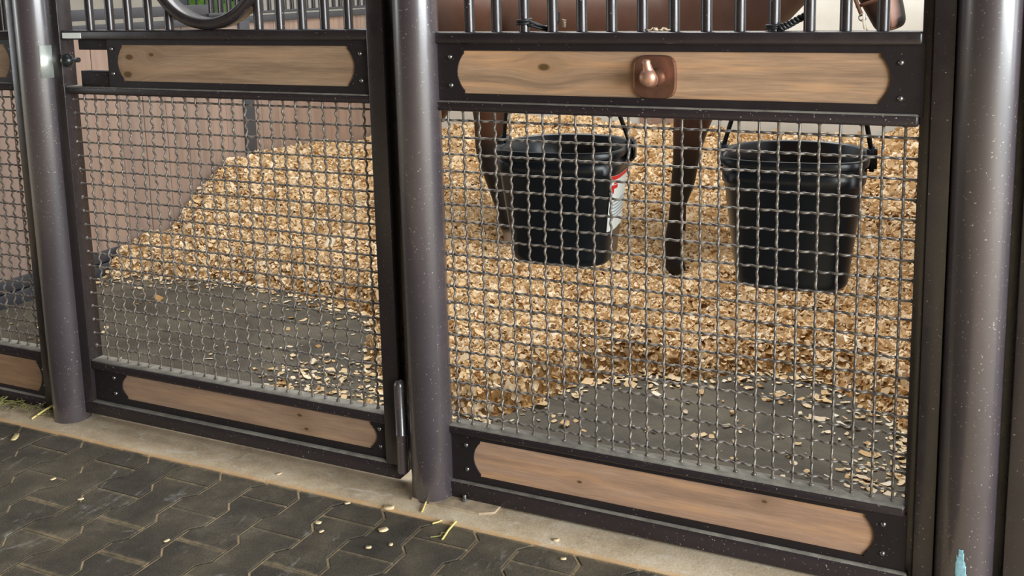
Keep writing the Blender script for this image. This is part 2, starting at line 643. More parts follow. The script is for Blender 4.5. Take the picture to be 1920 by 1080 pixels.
def prism(poly, y0, y1, bevel=0.0):
    """Polygon in xz extruded from y0 (front) to y1."""
    bm = bmesh.new()
    a = [bm.verts.new((x, y0, z)) for x, z in poly]
    b = [bm.verts.new((x, y1, z)) for x, z in poly]
    n = len(poly)
    bm.faces.new(a)
    bm.faces.new(list(reversed(b)))
    for k in range(n):
        k2 = (k + 1) % n
        bm.faces.new((a[k], a[k2], b[k2], b[k]))
    if bevel:
        bmesh.ops.recalc_face_normals(bm, faces=bm.faces[:])
        es = [e for e in bm.edges if abs(e.verts[0].co.y - y0) < 1e-7 and abs(e.verts[1].co.y - y0) < 1e-7]
        bmesh.ops.bevel(bm, geom=es, offset=bevel, segments=2, profile=0.5, affect='EDGES')
    return from_bm(bm)


def plate_with_hole(outer, inner, y0, y1):
    bm = bmesh.new()
    loops = []
    for L in (outer, inner):
        vs = [bm.verts.new((x, y0, z)) for x, z in L]
        es = [bm.edges.new((vs[k], vs[(k + 1) % len(vs)])) for k in range(len(vs))]
        loops += es
    res = bmesh.ops.triangle_fill(bm, use_beauty=True, use_dissolve=False, edges=loops)
    faces = [g for g in res['geom'] if isinstance(g, bmesh.types.BMFace)]
    ext = bmesh.ops.extrude_face_region(bm, geom=faces)
    for v in [g for g in ext['geom'] if isinstance(g, bmesh.types.BMVert)]:
        v.co.y += (y1 - y0)
    return from_bm(bm)


# ------------------------------------------------------------------ the setting
# aisle floor: interlocking pavers over sand
floor = structure(link('floor', box(-9, 4.0, -6.0, -0.134, -0.10, -0.0045, 0), MT['sand']))
KERB_Y = -0.1365
LX, LP = 0.125, 0.225


def line_x(k, y):
    """wavy long joint number k at depth y"""
    s = 1 if k % 2 else -1
    ph = ((-0.2125 - y) / LP) % 1.0          # 0 at the middle of the first straight
    # trapezoid wave: straight .38, slant .12
    if ph < 0.19 or ph >= 0.81:
        v = 1
    elif ph < 0.31:
        v = 1 - 2 * (ph - 0.19) / 0.12
    elif ph < 0.69:
        v = -1
    else:
        v = -1 + 2 * (ph - 0.69) / 0.12
    return -0.002 + LX * k + s * 0.0115 * v


BRK = [0.0, 0.19, 0.31, 0.5, 0.69, 0.81, 1.0]


def paver_poly(k, ya, yb):
    g, ge = 0.0037, 0.0009
    ys = {ya - ge, yb + ge}
    for m_ in range(-3, 12):
        for b in BRK:
            y = -0.2125 - (m_ + b) * LP
            if yb + ge < y < ya - ge:
                ys.add(y)
    ys = sorted(ys, reverse=True)
    left = [(line_x(k, y) + g, y) for y in ys]
    right = [(line_x(k + 1, y) - g, y) for y in ys]
    return left + right[::-1]


def paver_mesh(poly, ox, oy):
    n = len(poly)
    cx = sum(p[0] for p in poly) / n
    cy = sum(p[1] for p in poly) / n
    V = []
    for ins, z in ((0, -0.05), (0, -0.0014), (0.0014, 0.0)):
        for x, y in poly:
            dx, dy = x - cx, y - cy
            fx = max(0.0, 1 - ins / max(abs(dx), 0.01))
            fy = max(0.0, 1 - ins / max(abs(dy), 0.01)) if abs(dy) > 0.08 else 1.0
            V.append((cx + dx * fx - ox, cy + dy * fy - oy, z))
    F = []
    for l in range(2):
        for k in range(n):
            k2 = (k + 1) % n
            F.append((l * n + k, l * n + k2, (l + 1) * n + k2, (l + 1) * n + k))
    F.append(tuple(2 * n + k for k in range(n)))
    bm = bmesh.new()
    me = mesh_of(V, F)
    bm.from_mesh(me)
    bpy.data.meshes.remove(me)
    return from_bm(bm)


paver_cache = {}
for k in range(-21, 8):
    y_first = -0.325 if k % 2 else -0.2125
    rows = []
    if y_first < KERB_Y - 0.01:
        rows.append((KERB_Y, y_first))
    y = y_first
    while y > -1.25:
        rows.append((y, y - LP))
        y -= LP
    for ya, yb in rows:
        full = abs((ya - yb) - LP) < 1e-6
        key = (k % 2, full, round(ya - yb, 4))
        ox, oy = -0.002 + LX * k, ya
        if key not in paver_cache:
            paver_cache[key] = paver_mesh(paver_poly(k, ya, yb), ox, oy)
        p = link('paver', paver_cache[key], MT['paver'], floor)
        p.location = (ox, oy, random.uniform(-0.0006, 0.0003))
        p.rotation_euler = (random.uniform(-0.002, 0.002), random.uniform(-0.006, 0.006), 0)

# concrete kerb under the stall fronts
bm = bmesh.new()
N = 160
rows = []
for j, y in enumerate((-0.134, -0.130, -0.06, 0.02, 0.10, 0.14)):
    row = []
    for i in range(N + 1):
        x = -4.0 + 6.0 * i / N
        yy = y + (0.004 * mnoise.noise(Vector((x * 9, 0, 3))) if j < 2 else 0)
        z = -0.012 if j == 0 else 0.001 + 0.0015 * mnoise.noise(Vector((x * 3, y * 9, 0)))
        row.append(bm.verts.new((x, yy, z)))
    rows.append(row)
for j in range(5):
    for i in range(N):
        bm.faces.new((rows[j][i], rows[j][i + 1], rows[j + 1][i + 1], rows[j + 1][i]))
structure(link('trim_1', from_bm(bm, True), MT['concrete']))

# stall base and rubber mats
X_LEFT, Y_BACK, X_RIGHT = -2.45, 3.5, 1.14
structure(link('floor', box(-6.2, 3.0, 0.13, 3.6, -0.1, -0.008, 0), MT['concrete']))
mats = [(-2.44, -0.52, 0.145, 1.9), (-0.515, 1.12, 0.145, 1.9), (-2.44, -0.52, 1.905, 3.48), (-0.515, 1.12, 1.905, 3.48)]
labs = ['grey studded rubber mat on the stall floor behind the door', 'grey studded rubber mat on the stall floor below the two buckets']
for k, (a, b, c, d) in enumerate(mats[:2]):
    o = link('rubber_mat', box(a, b, c, d, -0.008, 0.004, 0.002, 1), MT['mat'])
    tag(o, labs[k], 'mat')

# left partition
wall_left = structure(link('wall_left', box(X_LEFT - 0.03, X_LEFT - 0.012, 0.06, 3.5, 0.06, 1.10, 0), MT['dark_rail']))
y = 0.08
pm = box(-0.012, 0, 0, 0.137, 0.06, 1.10, 0.0015, 1)
while y < 3.45:
    p = link('plank', pm, MT['plank'], wall_left)
    p.location = (X_LEFT + random.uniform(-0.0008, 0.0008), y, 0)
    y += 0.14
link('bottom_rail', box(X_LEFT - 0.03, X_LEFT + 0.012, 0.05, 3.5, 0.062, 0.112, 0.003), MT['dark_rail'], wall_left)
link('sill_rail', box(X_LEFT - 0.03, X_LEFT + 0.022, 0.05, 3.5, 0.0, 0.056, 0.003), MT['dark_rail'], wall_left)
link('top_rail', box(X_LEFT - 0.03, X_LEFT + 0.014, 0.05, 3.5, 1.078, 1.112, 0.003), MT['dark_rail'], wall_left)
link('upper_rail', box(X_LEFT - 0.03, X_LEFT + 0.010, 0.05, 1.95, 1.132, 1.180, 0.003), MT['dark_rail'], wall_left)
link('ledge_rail', box(X_LEFT - 0.03, X_LEFT + 0.010, 1.95, 3.5, 1.122, 1.136, 0.003), MT['dark_rail'], wall_left)
link('partition_post', box(X_LEFT - 0.03, X_LEFT + 0.016, 2.165, 2.245, 0.0, 1.09, 0.004), MT['dark_rail'], wall_left)
link('partition_top', box(X_LEFT - 0.03, X_LEFT + 0.014, 0.05, 3.5, 2.1, 2.14, 0.003), MT['dark_rail'], wall_left)
gb = tube_mesh([[(0, 0, 1.13), (0, 0, 2.11)]], 0.012, 10)
for k in range(24):
    o = link('grille_bar', gb, MT['steel'], wall_left)
    o.location = (X_LEFT - 0.008, 1.98 + k * 0.066, 0)

# back wall and the next stall's far walls
def wall_with_window(name, x0, x1, z0, z1, wx0, wx1, wz0, wz1, y0, y1, mat):
    bm = bmesh.new()
    box_bm(bm, x0, wx0, y0, y1, z0, z1)
    box_bm(bm, wx1, x1, y0, y1, z0, z1)
    box_bm(bm, wx0, wx1, y0, y1, z0, wz0)
    box_bm(bm, wx0, wx1, y0, y1, wz1, z1)
    return structure(link(name, from_bm(bm), mat))


wall_back = wall_with_window('wall_back', -6.2, 3.0, -0.05, 2.9, -4.15, -3.5, 1.05, 1.9, Y_BACK, Y_BACK + 0.12, MT['white_wall'])
fr = bmesh.new()
for a in ((-4.15, -4.11, 1.05, 1.9), (-3.54, -3.5, 1.05, 1.9), (-4.11, -3.54, 1.05, 1.085), (-4.11, -3.54, 1.865, 1.9)):
    box_bm(fr, a[0], a[1], Y_BACK - 0.01, Y_BACK + 0.10, a[2], a[3])
win = structure(link('window_1', from_bm(fr), MT['dark_rail']))
wb = tube_mesh([[(0, Y_BACK + 0.05, 1.08), (0, Y_BACK + 0.05, 1.87)]], 0.009, 8)
for k in range(7):
    o = link('window_bar', wb, MT['steel'], win)
    o.location.x = -4.05 + 0.075 * k
structure(link('wall_far', box(-6.2, -6.1, -0.1, 3.5, -0.05, 2.9, 0), MT['white_wall']))
structure(link('wall_right', box(X_RIGHT + 0.02, X_RIGHT + 0.06, 0.08, 3.5, 0, 1.1, 0.003), MT['plank']))
kb = link('kick_board', box(-0.715, -0.45, Y_BACK - 0.022, Y_BACK, 0.36, 0.75, 0.003), MT['plank'], wall_back)

# the aisle: opposite stall fronts and the roof over the aisle
structure(link('wall_front', box(-9, 5.5, -5.6, -5.5, -0.05, 3.3, 0), MT['barn']))
structure(link('ceiling', box(-9, 3.2, -5.5, -0.4, 3.1, 3.16, 0), MT['barn']))

# outside, seen through the small window
structure(link('lawn', box(-14, 4, 3.7, 14, -0.2, -0.1, 0), MT['grass']))

# ------------------------------------------------------------------ steel posts
def steel_post(x, y, r, label):
    t = thing('steel_post', label, 'post', (x, y, 0))
    link('pole', lathe([(r * 0.98, 0.0), (r, 0.004), (r, 2.58), (r * 0.97, 2.6)], 64, (x, y, 0)), MT['post'], t)
    return t


post_l = steel_post(-1.302, -0.028, 0.054, 'round brown black steel post with a silver strike sheet left of the door')
post_m = steel_post(-0.066, -0.022, 0.0525, 'round brown black steel post between the door and the bucket panel')
post_r = steel_post(1.137, -0.012, 0.0545, 'round brown black steel post with a blue paint smear at the right edge')


def door_stop(parent, x0, x1, y0=0.020, y1=0.030):
    link('door_stop', box(x0, x1, y0, y1, 0.0, 2.3, 0.002), MT['steel'], parent)


door_stop(post_m, -0.150, -0.075, 0.030, 0.040)
door_stop(post_l, -1.40, -1.235, 0.026, 0.036)
door_stop(post_r, 1.09, 1.24, 0.026, 0.036)


def arc_patch(cx, cy, r, a0, a1, z0, z1, rows=1, cols=14, edge=None, thick=0.0012):
    """thin sheet bent round a post; edge(u, v) -> keep"""
    bm = bmesh.new()
    grid = {}
    for j in range(rows + 1):
        for i in range(cols + 1):
            u, v = i / cols, j / rows
            a = a0 + (a1 - a0) * u
            grid[i, j] = (cx + r * math.cos(a), cy + r * math.sin(a), z0 + (z1 - z0) * v)
    vs = {k: bm.verts.new(p) for k, p in grid.items()}
    for j in range(rows):
        for i in range(cols):
            if edge is None or edge((i + 0.5) / cols, (j + 0.5) / rows):
                bm.faces.new((vs[i, j], vs[i + 1, j], vs[i + 1, j + 1], vs[i, j + 1]))
    bmesh.ops.delete(bm, geom=[v for v in bm.verts if not v.link_faces], context='VERTS')
    ext = bmesh.ops.extrude_face_region(bm, geom=bm.faces[:])
    for v in [g for g in ext['geom'] if isinstance(g, bmesh.types.BMVert)]:
        d = Vector((v.co.x - cx, v.co.y - cy, 0)).normalized()
        v.co += d * thick
    return from_bm(bm, True)


def view_angle(cx, cy):
    c = cam.matrix_world.translation
    return math.atan2(c.y - cy, c.x - cx)


va = math.atan2(-2.07, 2.48)       # where the left post faces the aisle corner
s = link('strike_sheet', arc_patch(-1.302, -0.028, 0.0542, va + 0.02, va + 1.45, 1.017, 1.108, 1, 18), MT['foil'], post_l)
s['label'] = 'shiny silver strike sheet wrapped round the post'
va = math.atan2(-2.08, 0.04)


def smear(u, v):
    n_ = mnoise.noise(Vector((u * 5, v * 3, 4))) * 0.25 + mnoise.noise(Vector((u * 22, v * 5, 9))) * 0.22
    w = 0.50 - max(0.0, v - 0.35) * 0.5
    return abs(u - 0.5 - 0.06 * math.sin(v * 5)) < w * 0.8 + n_ * 0.5 - 0.02


s = link('paint_smear', arc_patch(1.137, -0.012, 0.0547, va - 0.40, va + 0.26, 0.020, 0.150, 40, 24, smear, 0.0006), MT['blue_paint'], post_r)
s['label'] = 'pale blue smear of paint'


def base_plate(x0, x1, y0, y1, parent, bolts):
    ch = 0.02
    poly = [(x0, y0), (x1 - ch * 1.6, y0), (x1, y0 + ch), (x1, y1), (x0, y1)]
    bm = bmesh.new()
    a = [bm.verts.new((x, y, -0.004)) for x, y in poly]
    b = [bm.verts.new((x, y, 0.007)) for x, y in poly]
    n = len(poly)
    bm.faces.new(b)
    for k in range(n):
        bm.faces.new((a[k], a[(k + 1) % n], b[(k + 1) % n], b[k]))
    bp = link('base_plate', from_bm(bm), MT['dusty_plate'], parent)
    for bx, by in bolts:
        link('anchor_bolt', lathe([(0.007, 0), (0.007, 0.007), (0.0045, 0.0075), (0.0045, 0.015), (0.004, 0.016)], 10, (bx, by, 0.007)), MT['screw'], bp)


base_plate(-0.10, 0.118, -0.072, 0.04, post_m, [(0.028, -0.034)])
base_plate(-1.52, -1.26, -0.075, 0.04, post_l, [(-1.44, -0.03)])
base_plate(1.02, 1.22, -0.07, 0.04, post_r, [(1.04, -0.055)])


# ------------------------------------------------------------------ stall fronts
FY0, FY1 = -0.025, 0.022       # front and back of the frame tubes
A_V, A_H, W_R = 0.0037, 0.0034, 0.0029


def wire_pts(n, pitch, lead0, lead1, sign, amp, axis):
    # crimped wire: three half waves between crossings, front and back in turn at the crossings
    P = []
    S = 9
    tot = (n - 1) * S
    ks = [-lead0 / pitch] + [k / S for k in range(-1, tot + 2)] + [(n - 1) + lead1 / pitch]
    for q in ks:
        off = amp * sign * math.cos(3 * PI * q) if -0.2 < q < n - 0.8 else 0.0
        P.append((q * pitch, off, 0) if axis == 'x' else (0, off, -q * pitch))
    return P


def wire_set(parent, xs0, px, nx, zs0, pz, nz, x_left, x_right, z_top, z_bot):
    """woven wire: nx vertical wires from xs0, nz level wires down from zs0"""
    vm = [tube_mesh([wire_pts(nz, pz, z_top - zs0, zs0 - pz * (nz - 1) - z_bot, sg, A_V, 'z')], W_R, 7) for sg in (-1, 1)]
    hm = [tube_mesh([wire_pts(nx, px, xs0 - x_left, x_right - xs0 - px * (nx - 1), sg, A_H, 'x')], W_R, 7) for sg in (1, -1)]
    for i in range(nx):
        o = link('mesh_wire', vm[i % 2], MT['wire'], parent)
        o.location = (xs0 + i * px + random.uniform(-0.0012, 0.0012), 0, zs0)
    for j in range(nz):
        o = link('mesh_wire', hm[j % 2], MT['wire'], parent)
        o.location = (xs0, 0, zs0 - j * pz + random.uniform(-0.001, 0.001))
    # weld beads where the wires meet the frame
    bm = bmesh.new()
    pts = [(xs0 + i * px, z_bot + 0.002) for i in range(nx)]
    pts += [(x_left + 0.001, zs0 - j * pz) for j in range(nz)] + [(x_right - 0.001, zs0 - j * pz) for j in range(nz)]
    pts += [(xs0 + i * px, z_top - 0.001) for i in range(nx)]
    for x, z in pts:
        mt = Matrix.Translation((x, random.uniform(-0.002, 0.002), z)) @ Matrix.Diagonal((random.uniform(0.8, 1.3), 1, random.uniform(0.8, 1.3), 1))
        bmesh.ops.create_icosphere(bm, subdivisions=1, radius=0.0056, matrix=mt)
    o = link('weld_beads', from_bm(bm, True), MT['wire'], parent)
    o['kind'] = 'stuff'


def scallop(x0, x1, z0, z1, bulge=0.015, step=0.007, n=12):
    """wood cut-out: straight top and bottom, notched corners and bulging ends"""
    P = []
    zc, hh = (z0 + z1) / 2, (z1 - z0) / 2

    def end(xe, sg):
        out = [(xe, zc - sg * hh), (xe, zc - sg * (hh - step))]
        for k in range(n + 1):
            a = -1 + 2 * k / n
            out.append((xe + sg * (0.003 + bulge * (1 - a * a)), zc + sg * a * (hh - step * 1.35)))
        out += [(xe, zc + sg * (hh - step)), (xe, zc + sg * hh)]
        return out
    return end(x1, 1) + end(x0, -1)      # counter clockwise from bottom right


def board_panel(parent, px0, px1, pz0, pz1, wx0, wx1, wz0, wz1, wood, screws):
    inner = scallop(wx0, wx1, wz0, wz1)
    outer = [(px0, pz0), (px1, pz0), (px1, pz1), (px0, pz1)]
    pl = link('scalloped_plate', plate_with_hole(outer, inner, -0.0150, -0.0110), MT['plate'], parent)
    lip = scallop(wx0 - 0.002, wx1 + 0.002, wz0 - 0.002, wz1 + 0.002)
    o = link('wood_board', prism(scallop(wx0 - 0.004, wx1 + 0.004, wz0 - 0.004, wz1 + 0.004), -0.0106, 0.006), MT[wood], parent)
    for x, z in screws:
        h = lathe([(0.0058, 0), (0.0056, 0.0015), (0.004, 0.0035), (0.0016, 0.0042), (0.0014, 0.0025)], 12, (x, -0.0150, z), 'y')
        link('screw', h, MT['screw'], pl)
    return o


def rail(parent, x0, x1, z0, z1, mat='steel', name='rail', bev=0.004, y0=FY0, y1=FY1):
    if mat == 'ledge':
        bev = 0.0062
    return link(name, box(x0, x1, y0, y1, z0, z1, bev, 3), MT[mat], parent)


bar_mesh = tube_mesh([[(0, 0, -0.002), (0, 0, 0.985)]], 0.0118, 16)


def bars(parent, xs, z):
    for x in xs:
        o = link('grille_bar', bar_mesh, MT['steel'], parent)
        o.location = (x, 0, z)
    return


# --- fixed panel on the right, behind which the two buckets hang
panel = thing('stall_front_panel', 'fixed stall front panel with copper hook on its upper board, right of middle post', 'stall panel', (0.5, 0, 0), 'stall front panels')
PX0, PX1 = -0.018, 1.026
rail(panel, PX0 - 0.016, PX1, 1.114, 1.140, 'steel', 'top_rail', 0.006)
rail(panel, PX0 - 0.012, PX1 - 0.002, 0.960, 0.984, 'ledge', 'middle_rail', 0.004)
rail(panel, PX0, PX1, 0.170, 0.193, 'ledge', 'lower_rail', 0.004)
rail(panel, PX0, PX1 + 0.01, 0.004, 0.050, 'ledge', 'bottom_rail', 0.004)
link('inner_stile', box(PX1 - 0.002, 1.045, -0.012, FY1, 0.004, 2.16, 0.003), MT['steel'], panel)
link('outer_stile', box(1.0445, 1.0825, -0.030, FY1, 0.004, 2.16, 0.003), MT['steel'], panel)
rail(panel, PX0, PX1, 2.11, 2.15, 'steel', 'head_rail')
board_panel(panel, PX0 + 0.002, PX1 + 0.004, 0.978, 1.118, 0.053, 0.953, 1.001, 1.0985, 'wood_right_top', [(0.018, 1.084), (0.019, 1.019), (0.988, 1.081), (0.989, 1.013)])
board_panel(panel, PX0 + 0.002, PX1 + 0.004, 0.046, 0.174, 0.063, 0.951, 0.0665, 0.1595, 'wood_right_low', [(0.026, 0.143), (0.027, 0.081), (0.986, 0.145), (0.986, 0.081)])
wire_set(panel, 0.0, 0.040, 26, 0.935, 0.040, 19, -0.016, PX1 - 0.001, 0.961, 0.1925)
bars(panel, [0.0635 + 0.0684 * k for k in range(14)], 1.139)
# copper hook plate
hp = bmesh.new()
poly = []
for k in range(40):
    a = 2 * PI * k / 40
    c, s_ = math.cos(a), math.sin(a)
    q = (abs(c) ** 4.2 + abs(s_) ** 4.2) ** (-1 / 4.2)
    poly.append((0.5055 + 0.0465 * c * q, 1.0465 + 0.0455 * s_ * q))
hook = link('hook_plate', prism(poly, -0.0195, -0.0106, 0.003), MT['copper'], panel)
hook['label'] = 'copper coloured square hook plate with rounded corners'
link('hook_boss', lathe([(0.019, 0), (0.019, 0.006), (0.0165, 0.009), (0.0165, 0.040), (0.0185, 0.042), (0.0185, 0.047), (0.015, 0.049)], 28, (0.510, -0.0195, 1.0455), 'y'), MT['copper'], hook)
tip = tube_mesh([[(0.5095, -0.067, 1.043), (0.5095, -0.0685, 1.053), (0.5085, -0.071, 1.067), (0.507, -0.074, 1.078), (0.5065, -0.075, 1.084), (0.5065, -0.075, 1.0865)]], 0.01, 16, True, [0.012, 0.0165, 0.0105, 0.0082, 0.0088, 0.006])
link('hook_tip', tip, MT['copper_worn'], hook)
link('hook_knob', lathe([(0.006, -0.002), (0.0155, 0.001), (0.0185, 0.008), (0.016, 0.015), (0.009, 0.019), (0.002, 0.0205)], 24, (0.5095, -0.0665, 1.0495), 'y'), MT['copper_worn'], hook)

# --- the door on the left
door = thing('stall_door', 'steel stall door with latch knob and round ring above, between two posts', 'stall door', (-0.7, 0, 0))
SL0, SL1, SR0, SR1 = -1.252, -1.213, -0.199, -0.153
link('left_stile', box(SL0, SL1, FY0 - 0.003, FY1, 0.022, 2.16, 0.003), MT['steel'], door)
link('right_stile', box(SR0, SR1, FY0 - 0.003, FY1, 0.030, 2.16, 0.003), MT['steel'], door)
rail(door, SL1 - 0.002, SR0 + 0.002, 1.122, 1.148, 'steel', 'top_rail', 0.006)
rail(door, SL1 - 0.002, SR0 + 0.002, 0.971, 0.993, 'ledge', 'middle_rail')
rail(door, SL1 - 0.002, SR0 + 0.002, 0.160, 0.190, 'ledge', 'lower_rail')
rail(door, SL0 + 0.004, SR1 - 0.004, 0.022, 0.064, 'ledge', 'bottom_rail', 0.004, FY0 - 0.004)
rail(door, SL1 - 0.002, SR0 + 0.002, 2.12, 2.16, 'steel', 'head_rail')
board_panel(door, -1.050, SR0 + 0.003, 0.989, 1.126, -0.999, -0.262, 1.010, 1.108, 'wood_door_top', [(-1.033, 1.097), (-1.033, 1.030), (-0.227, 1.090), (-0.226, 1.025)])
board_panel(door, SL1 - 0.003, SR0 + 0.003, 0.060, 0.164, -1.089, -0.248, 0.083, 0.157, 'wood_door_low', [(-1.135, 0.142), (-1.133, 0.095), (-0.222, 0.142), (-0.221, 0.095)])
wire_set(door, -1.167, 0.0406, 24, 0.954, 0.0405, 19, SL1, SR0 + 0.001, 0.972, 0.190)
bars(door, [-1.120, -1.045, -0.978, -0.905, -0.834, -0.537, -0.470, -0.402, -0.335, -0.266], 1.147)
link('grille_bar', tube_mesh([[(-0.762, 0, 1.54), (-0.762, 0, 2.13)]], 0.0118, 14), MT['steel'], door)
link('grille_bar', tube_mesh([[(-0.690, 0, 1.555), (-0.690, 0, 2.13)]], 0.0118, 14), MT['steel'], door)
link('grille_bar', tube_mesh([[(-0.612, 0, 1.54), (-0.612, 0, 2.13)]], 0.0118, 14), MT['steel'], door)
# decorative ring, rounded section
RC = (-0.690, 1.353)
V, F = [], []
SEG = 96
sec = [(0.2045, -0.020), (0.2045, 0.016), (0.199, 0.022), (0.181, 0.022), (0.176, 0.017), (0.176, -0.020), (0.180, -0.026), (0.190, -0.0285), (0.200, -0.026)]
for k in range(SEG):
    a = 2 * PI * k / SEG
    for rr, yy in sec:
        V.append((RC[0] + rr * math.cos(a), yy, RC[1] + rr * math.sin(a)))
ns = len(sec)
for k in range(SEG):
    for j in range(ns):
        F.append((k * ns + j, k * ns + (j + 1) % ns, ((k + 1) % SEG) * ns + (j + 1) % ns, ((k + 1) % SEG) * ns + j))
bm = bmesh.new()
_t = mesh_of(V, F)
bm.from_mesh(_t)
rm = from_bm(bm, True)
rm.set_sharp_from_angle(angle=math.radians(50))
o = link('ring', rm, MT['steel'], door)
o['label'] = 'large round steel ring set into the bars'
# latch: guides above and below a slot, spring knob, sticker
link('latch_guide', box(-1.160, -1.0495, -0.012, 0.016, 1.094, 1.123, 0.002), MT['plate'], door)
link('latch_guide', box(-1.160, -1.0495, -0.012, 0.016, 0.991, 1.036, 0.002), MT['plate'], door)
link('latch_bar', tube_mesh([[(-1.215, -0.004, 1.065), (-1.172, -0.004, 1.065)]], 0.007, 12), MT['black_knob'], door)
kn = link('latch_knob', lathe([(0.006, 0.0), (0.006, 0.016), (0.013, 0.019), (0.0175, 0.026), (0.0185, 0.033), (0.0165, 0.041), (0.010, 0.047), (0.003, 0.049)], 24, (-1.178, -0.006, 1.066), 'y'), MT['black_knob'], door)
kn['label'] = 'black ball knob of the latch'
st = link('sticker', box(-1.203, -1.132, FY0 - 0.0012, FY0, 1.1265, 1.1415, 0.0004, 1), MT['sticker'], door)
st['label'] = 'small white sticker on the top rail'
# hinge pin low on the right stile
hg = link('hinge_pin', lathe([(0.0125, 0.052), (0.0138, 0.056), (0.0138, 0.150), (0.0146, 0.151), (0.0146, 0.154), (0.0138, 0.155), (0.0138, 0.278), (0.0120, 0.287), (0.007, 0.292), (0.001, 0.2935)], 24, (-0.1415, -0.040, 0)), MT['post'], door)
hg['label'] = 'upright round hinge pin at the foot of the door'

# --- the panel at the far left, mostly out of the picture
side = thing('stall_front_panel', 'fixed stall front panel left of the strike post at left edge', 'stall panel', (-1.9, 0, 0), 'stall front panels')
SX0, SX1 = -2.42, -1.392
link('outer_stile', box(-1.418, SX1 + 0.022, FY0 - 0.003, FY1, 0.004, 2.16, 0.003), MT['steel'], side)
SXR = -1.417
rail(side, SX0, SXR, 1.122, 1.148, 'ledge', 'top_rail', 0.006)
rail(side, SX0, SXR, 0.975, 0.999, 'ledge', 'middle_rail')
rail(side, SX0, SXR, 0.157, 0.188, 'ledge', 'lower_rail')
rail(side, SX0, SXR, 0.004, 0.040, 'ledge', 'bottom_rail')
rail(side, SX0, SXR, 2.12, 2.16, 'steel', 'head_rail')
board_panel(side, SX0, SXR + 0.003, 0.995, 1.126, SX0 + 0.07, -1.456, 1.012, 1.109, 'wood_side_top', [(SX0 + 0.03, 1.095), (SX0 + 0.03, 1.031), (-1.429, 1.095), (-1.430, 1.031)])
board_panel(side, SX0, SXR + 0.003, 0.036, 0.161, SX0 + 0.07, -1.456, 0.050, 0.150, 'wood_side_low', [(SX0 + 0.03, 0.124), (SX0 + 0.03, 0.074), (-1.428, 0.124), (-1.427, 0.074)])
wire_set(side, -2.395, 0.0406, 24, 0.954, 0.0405, 19, SX0, SXR + 0.001, 0.976, 0.188)
bars(side, [-1.470 - 0.069 * k for k in range(13)], 1.147)

# --- door of the next stall at the right edge
nxt = thing('stall_door', 'flat dark steel door edge of the next stall, right of the right post', 'stall door', (1.3, 0, 0))
link('left_stile', box(1.207, 1.262, -0.030, 0.02, 0.02, 2.16, 0.003), MT['steel'], nxt)
rail(nxt, 1.26, 1.9, 1.122, 1.148, 'steel', 'top_rail', 0.006)
rail(nxt, 1.26, 1.9, 0.02, 0.06, 'ledge', 'bottom_rail')
bmx = box(1.26, 1.9, -0.018, -0.006, 0.06, 1.122, 0.002)
link('door_sheet', bmx, MT['plate'], nxt)


# ------------------------------------------------------------------ bedding
EDGE = [(-2.6, 1.12), (-2.3, 1.16), (-1.9, 1.27), (-1.5, 1.25), (-1.15, 1.16), (-1.0, 1.10), (-0.85, 0.92), (-0.7, 0.66), (-0.5, 0.47),
        (-0.3, 0.40), (-0.2, 0.39), (-0.1, 0.54), (0.0, 0.74), (0.15, 0.90), (0.3, 0.95), (0.46, 1.03), (0.62, 1.07), (0.8, 1.0), (0.93, 0.84), (1.02, 0.66), (1.2, 0.6)]
EX = np.array([e[0] for e in EDGE])
EYY = np.array([e[1] for e in EDGE])


def vnoise(x, y, scale, seed):
    """cheap smooth value noise, vectorised"""
    xs, ys = x * scale + seed * 17.3, y * scale + seed * 9.1
    xi, yi = np.floor(xs).astype(np.int64), np.floor(ys).astype(np.int64)
    fx, fy = xs - xi, ys - yi
    fx, fy = fx * fx * (3 - 2 * fx), fy * fy * (3 - 2 * fy)

    def h(a, b):
        n = (a * 374761393 + b * 668265263 + seed * 1442695) & 0x7fffffff
        n = ((n ^ (n >> 13)) * 1274126177) & 0x7fffffff
        return ((n ^ (n >> 16)) & 0xffff) / 65535.0
    return (h(xi, yi) * (1 - fx) + h(xi + 1, yi) * fx) * (1 - fy) + (h(xi, yi + 1) * (1 - fx) + h(xi + 1, yi + 1) * fx) * fy - 0.5


def sstep(a, b, x):
    t = np.clip((x - a) / (b - a), 0, 1)
    return t * t * (3 - 2 * t)


def pile_h(x, y):
    x = np.asarray(x, float)
    y = np.asarray(y, float)
    e = np.interp(x, EX, EYY) + 0.10 * vnoise(x, y, 7, 3) + 0.05 * vnoise(x, y, 18, 5)
    d = y - e
    front = np.where(d > 0, 0.115 * (1 - np.exp(-np.maximum(d, 0) / 0.085)), 0.12 * d)
    h = front + 0.035 * sstep(0.2, 0.9, d)
    # banks against the back wall and the left partition
    h = h + 0.30 * sstep(2.2, 3.45, y) * (0.9 + 0.25 * sstep(0.3, 1.0, x) + 0.25 * sstep(-1.0, -2.0, x) * 0.3) * sstep(-2.45, -1.35, x)
    left = np.exp(-np.maximum(x + 2.45, 0) / 0.75)
    h = h + left * (0.255 * sstep(1.45, 2.05, y) - 0.08 * sstep(2.2, 3.2, y))
    rough = sstep(-0.02, 0.12, d)
    h = h + rough * (0.055 * vnoise(x, y, 3.2, 1) + 0.05 * vnoise(x, y, 7, 2) + 0.017 * vnoise(x, y, 17, 4))
    # hollows trodden by the near feet
    for fx, fy, dp in ((0.01, 1.70, 0.055), (-0.69, 1.70, 0.03)):
        h = h - dp * np.exp(-((x - fx) / 0.11) ** 2 - ((y - fy) / 0.16) ** 2)
    return h


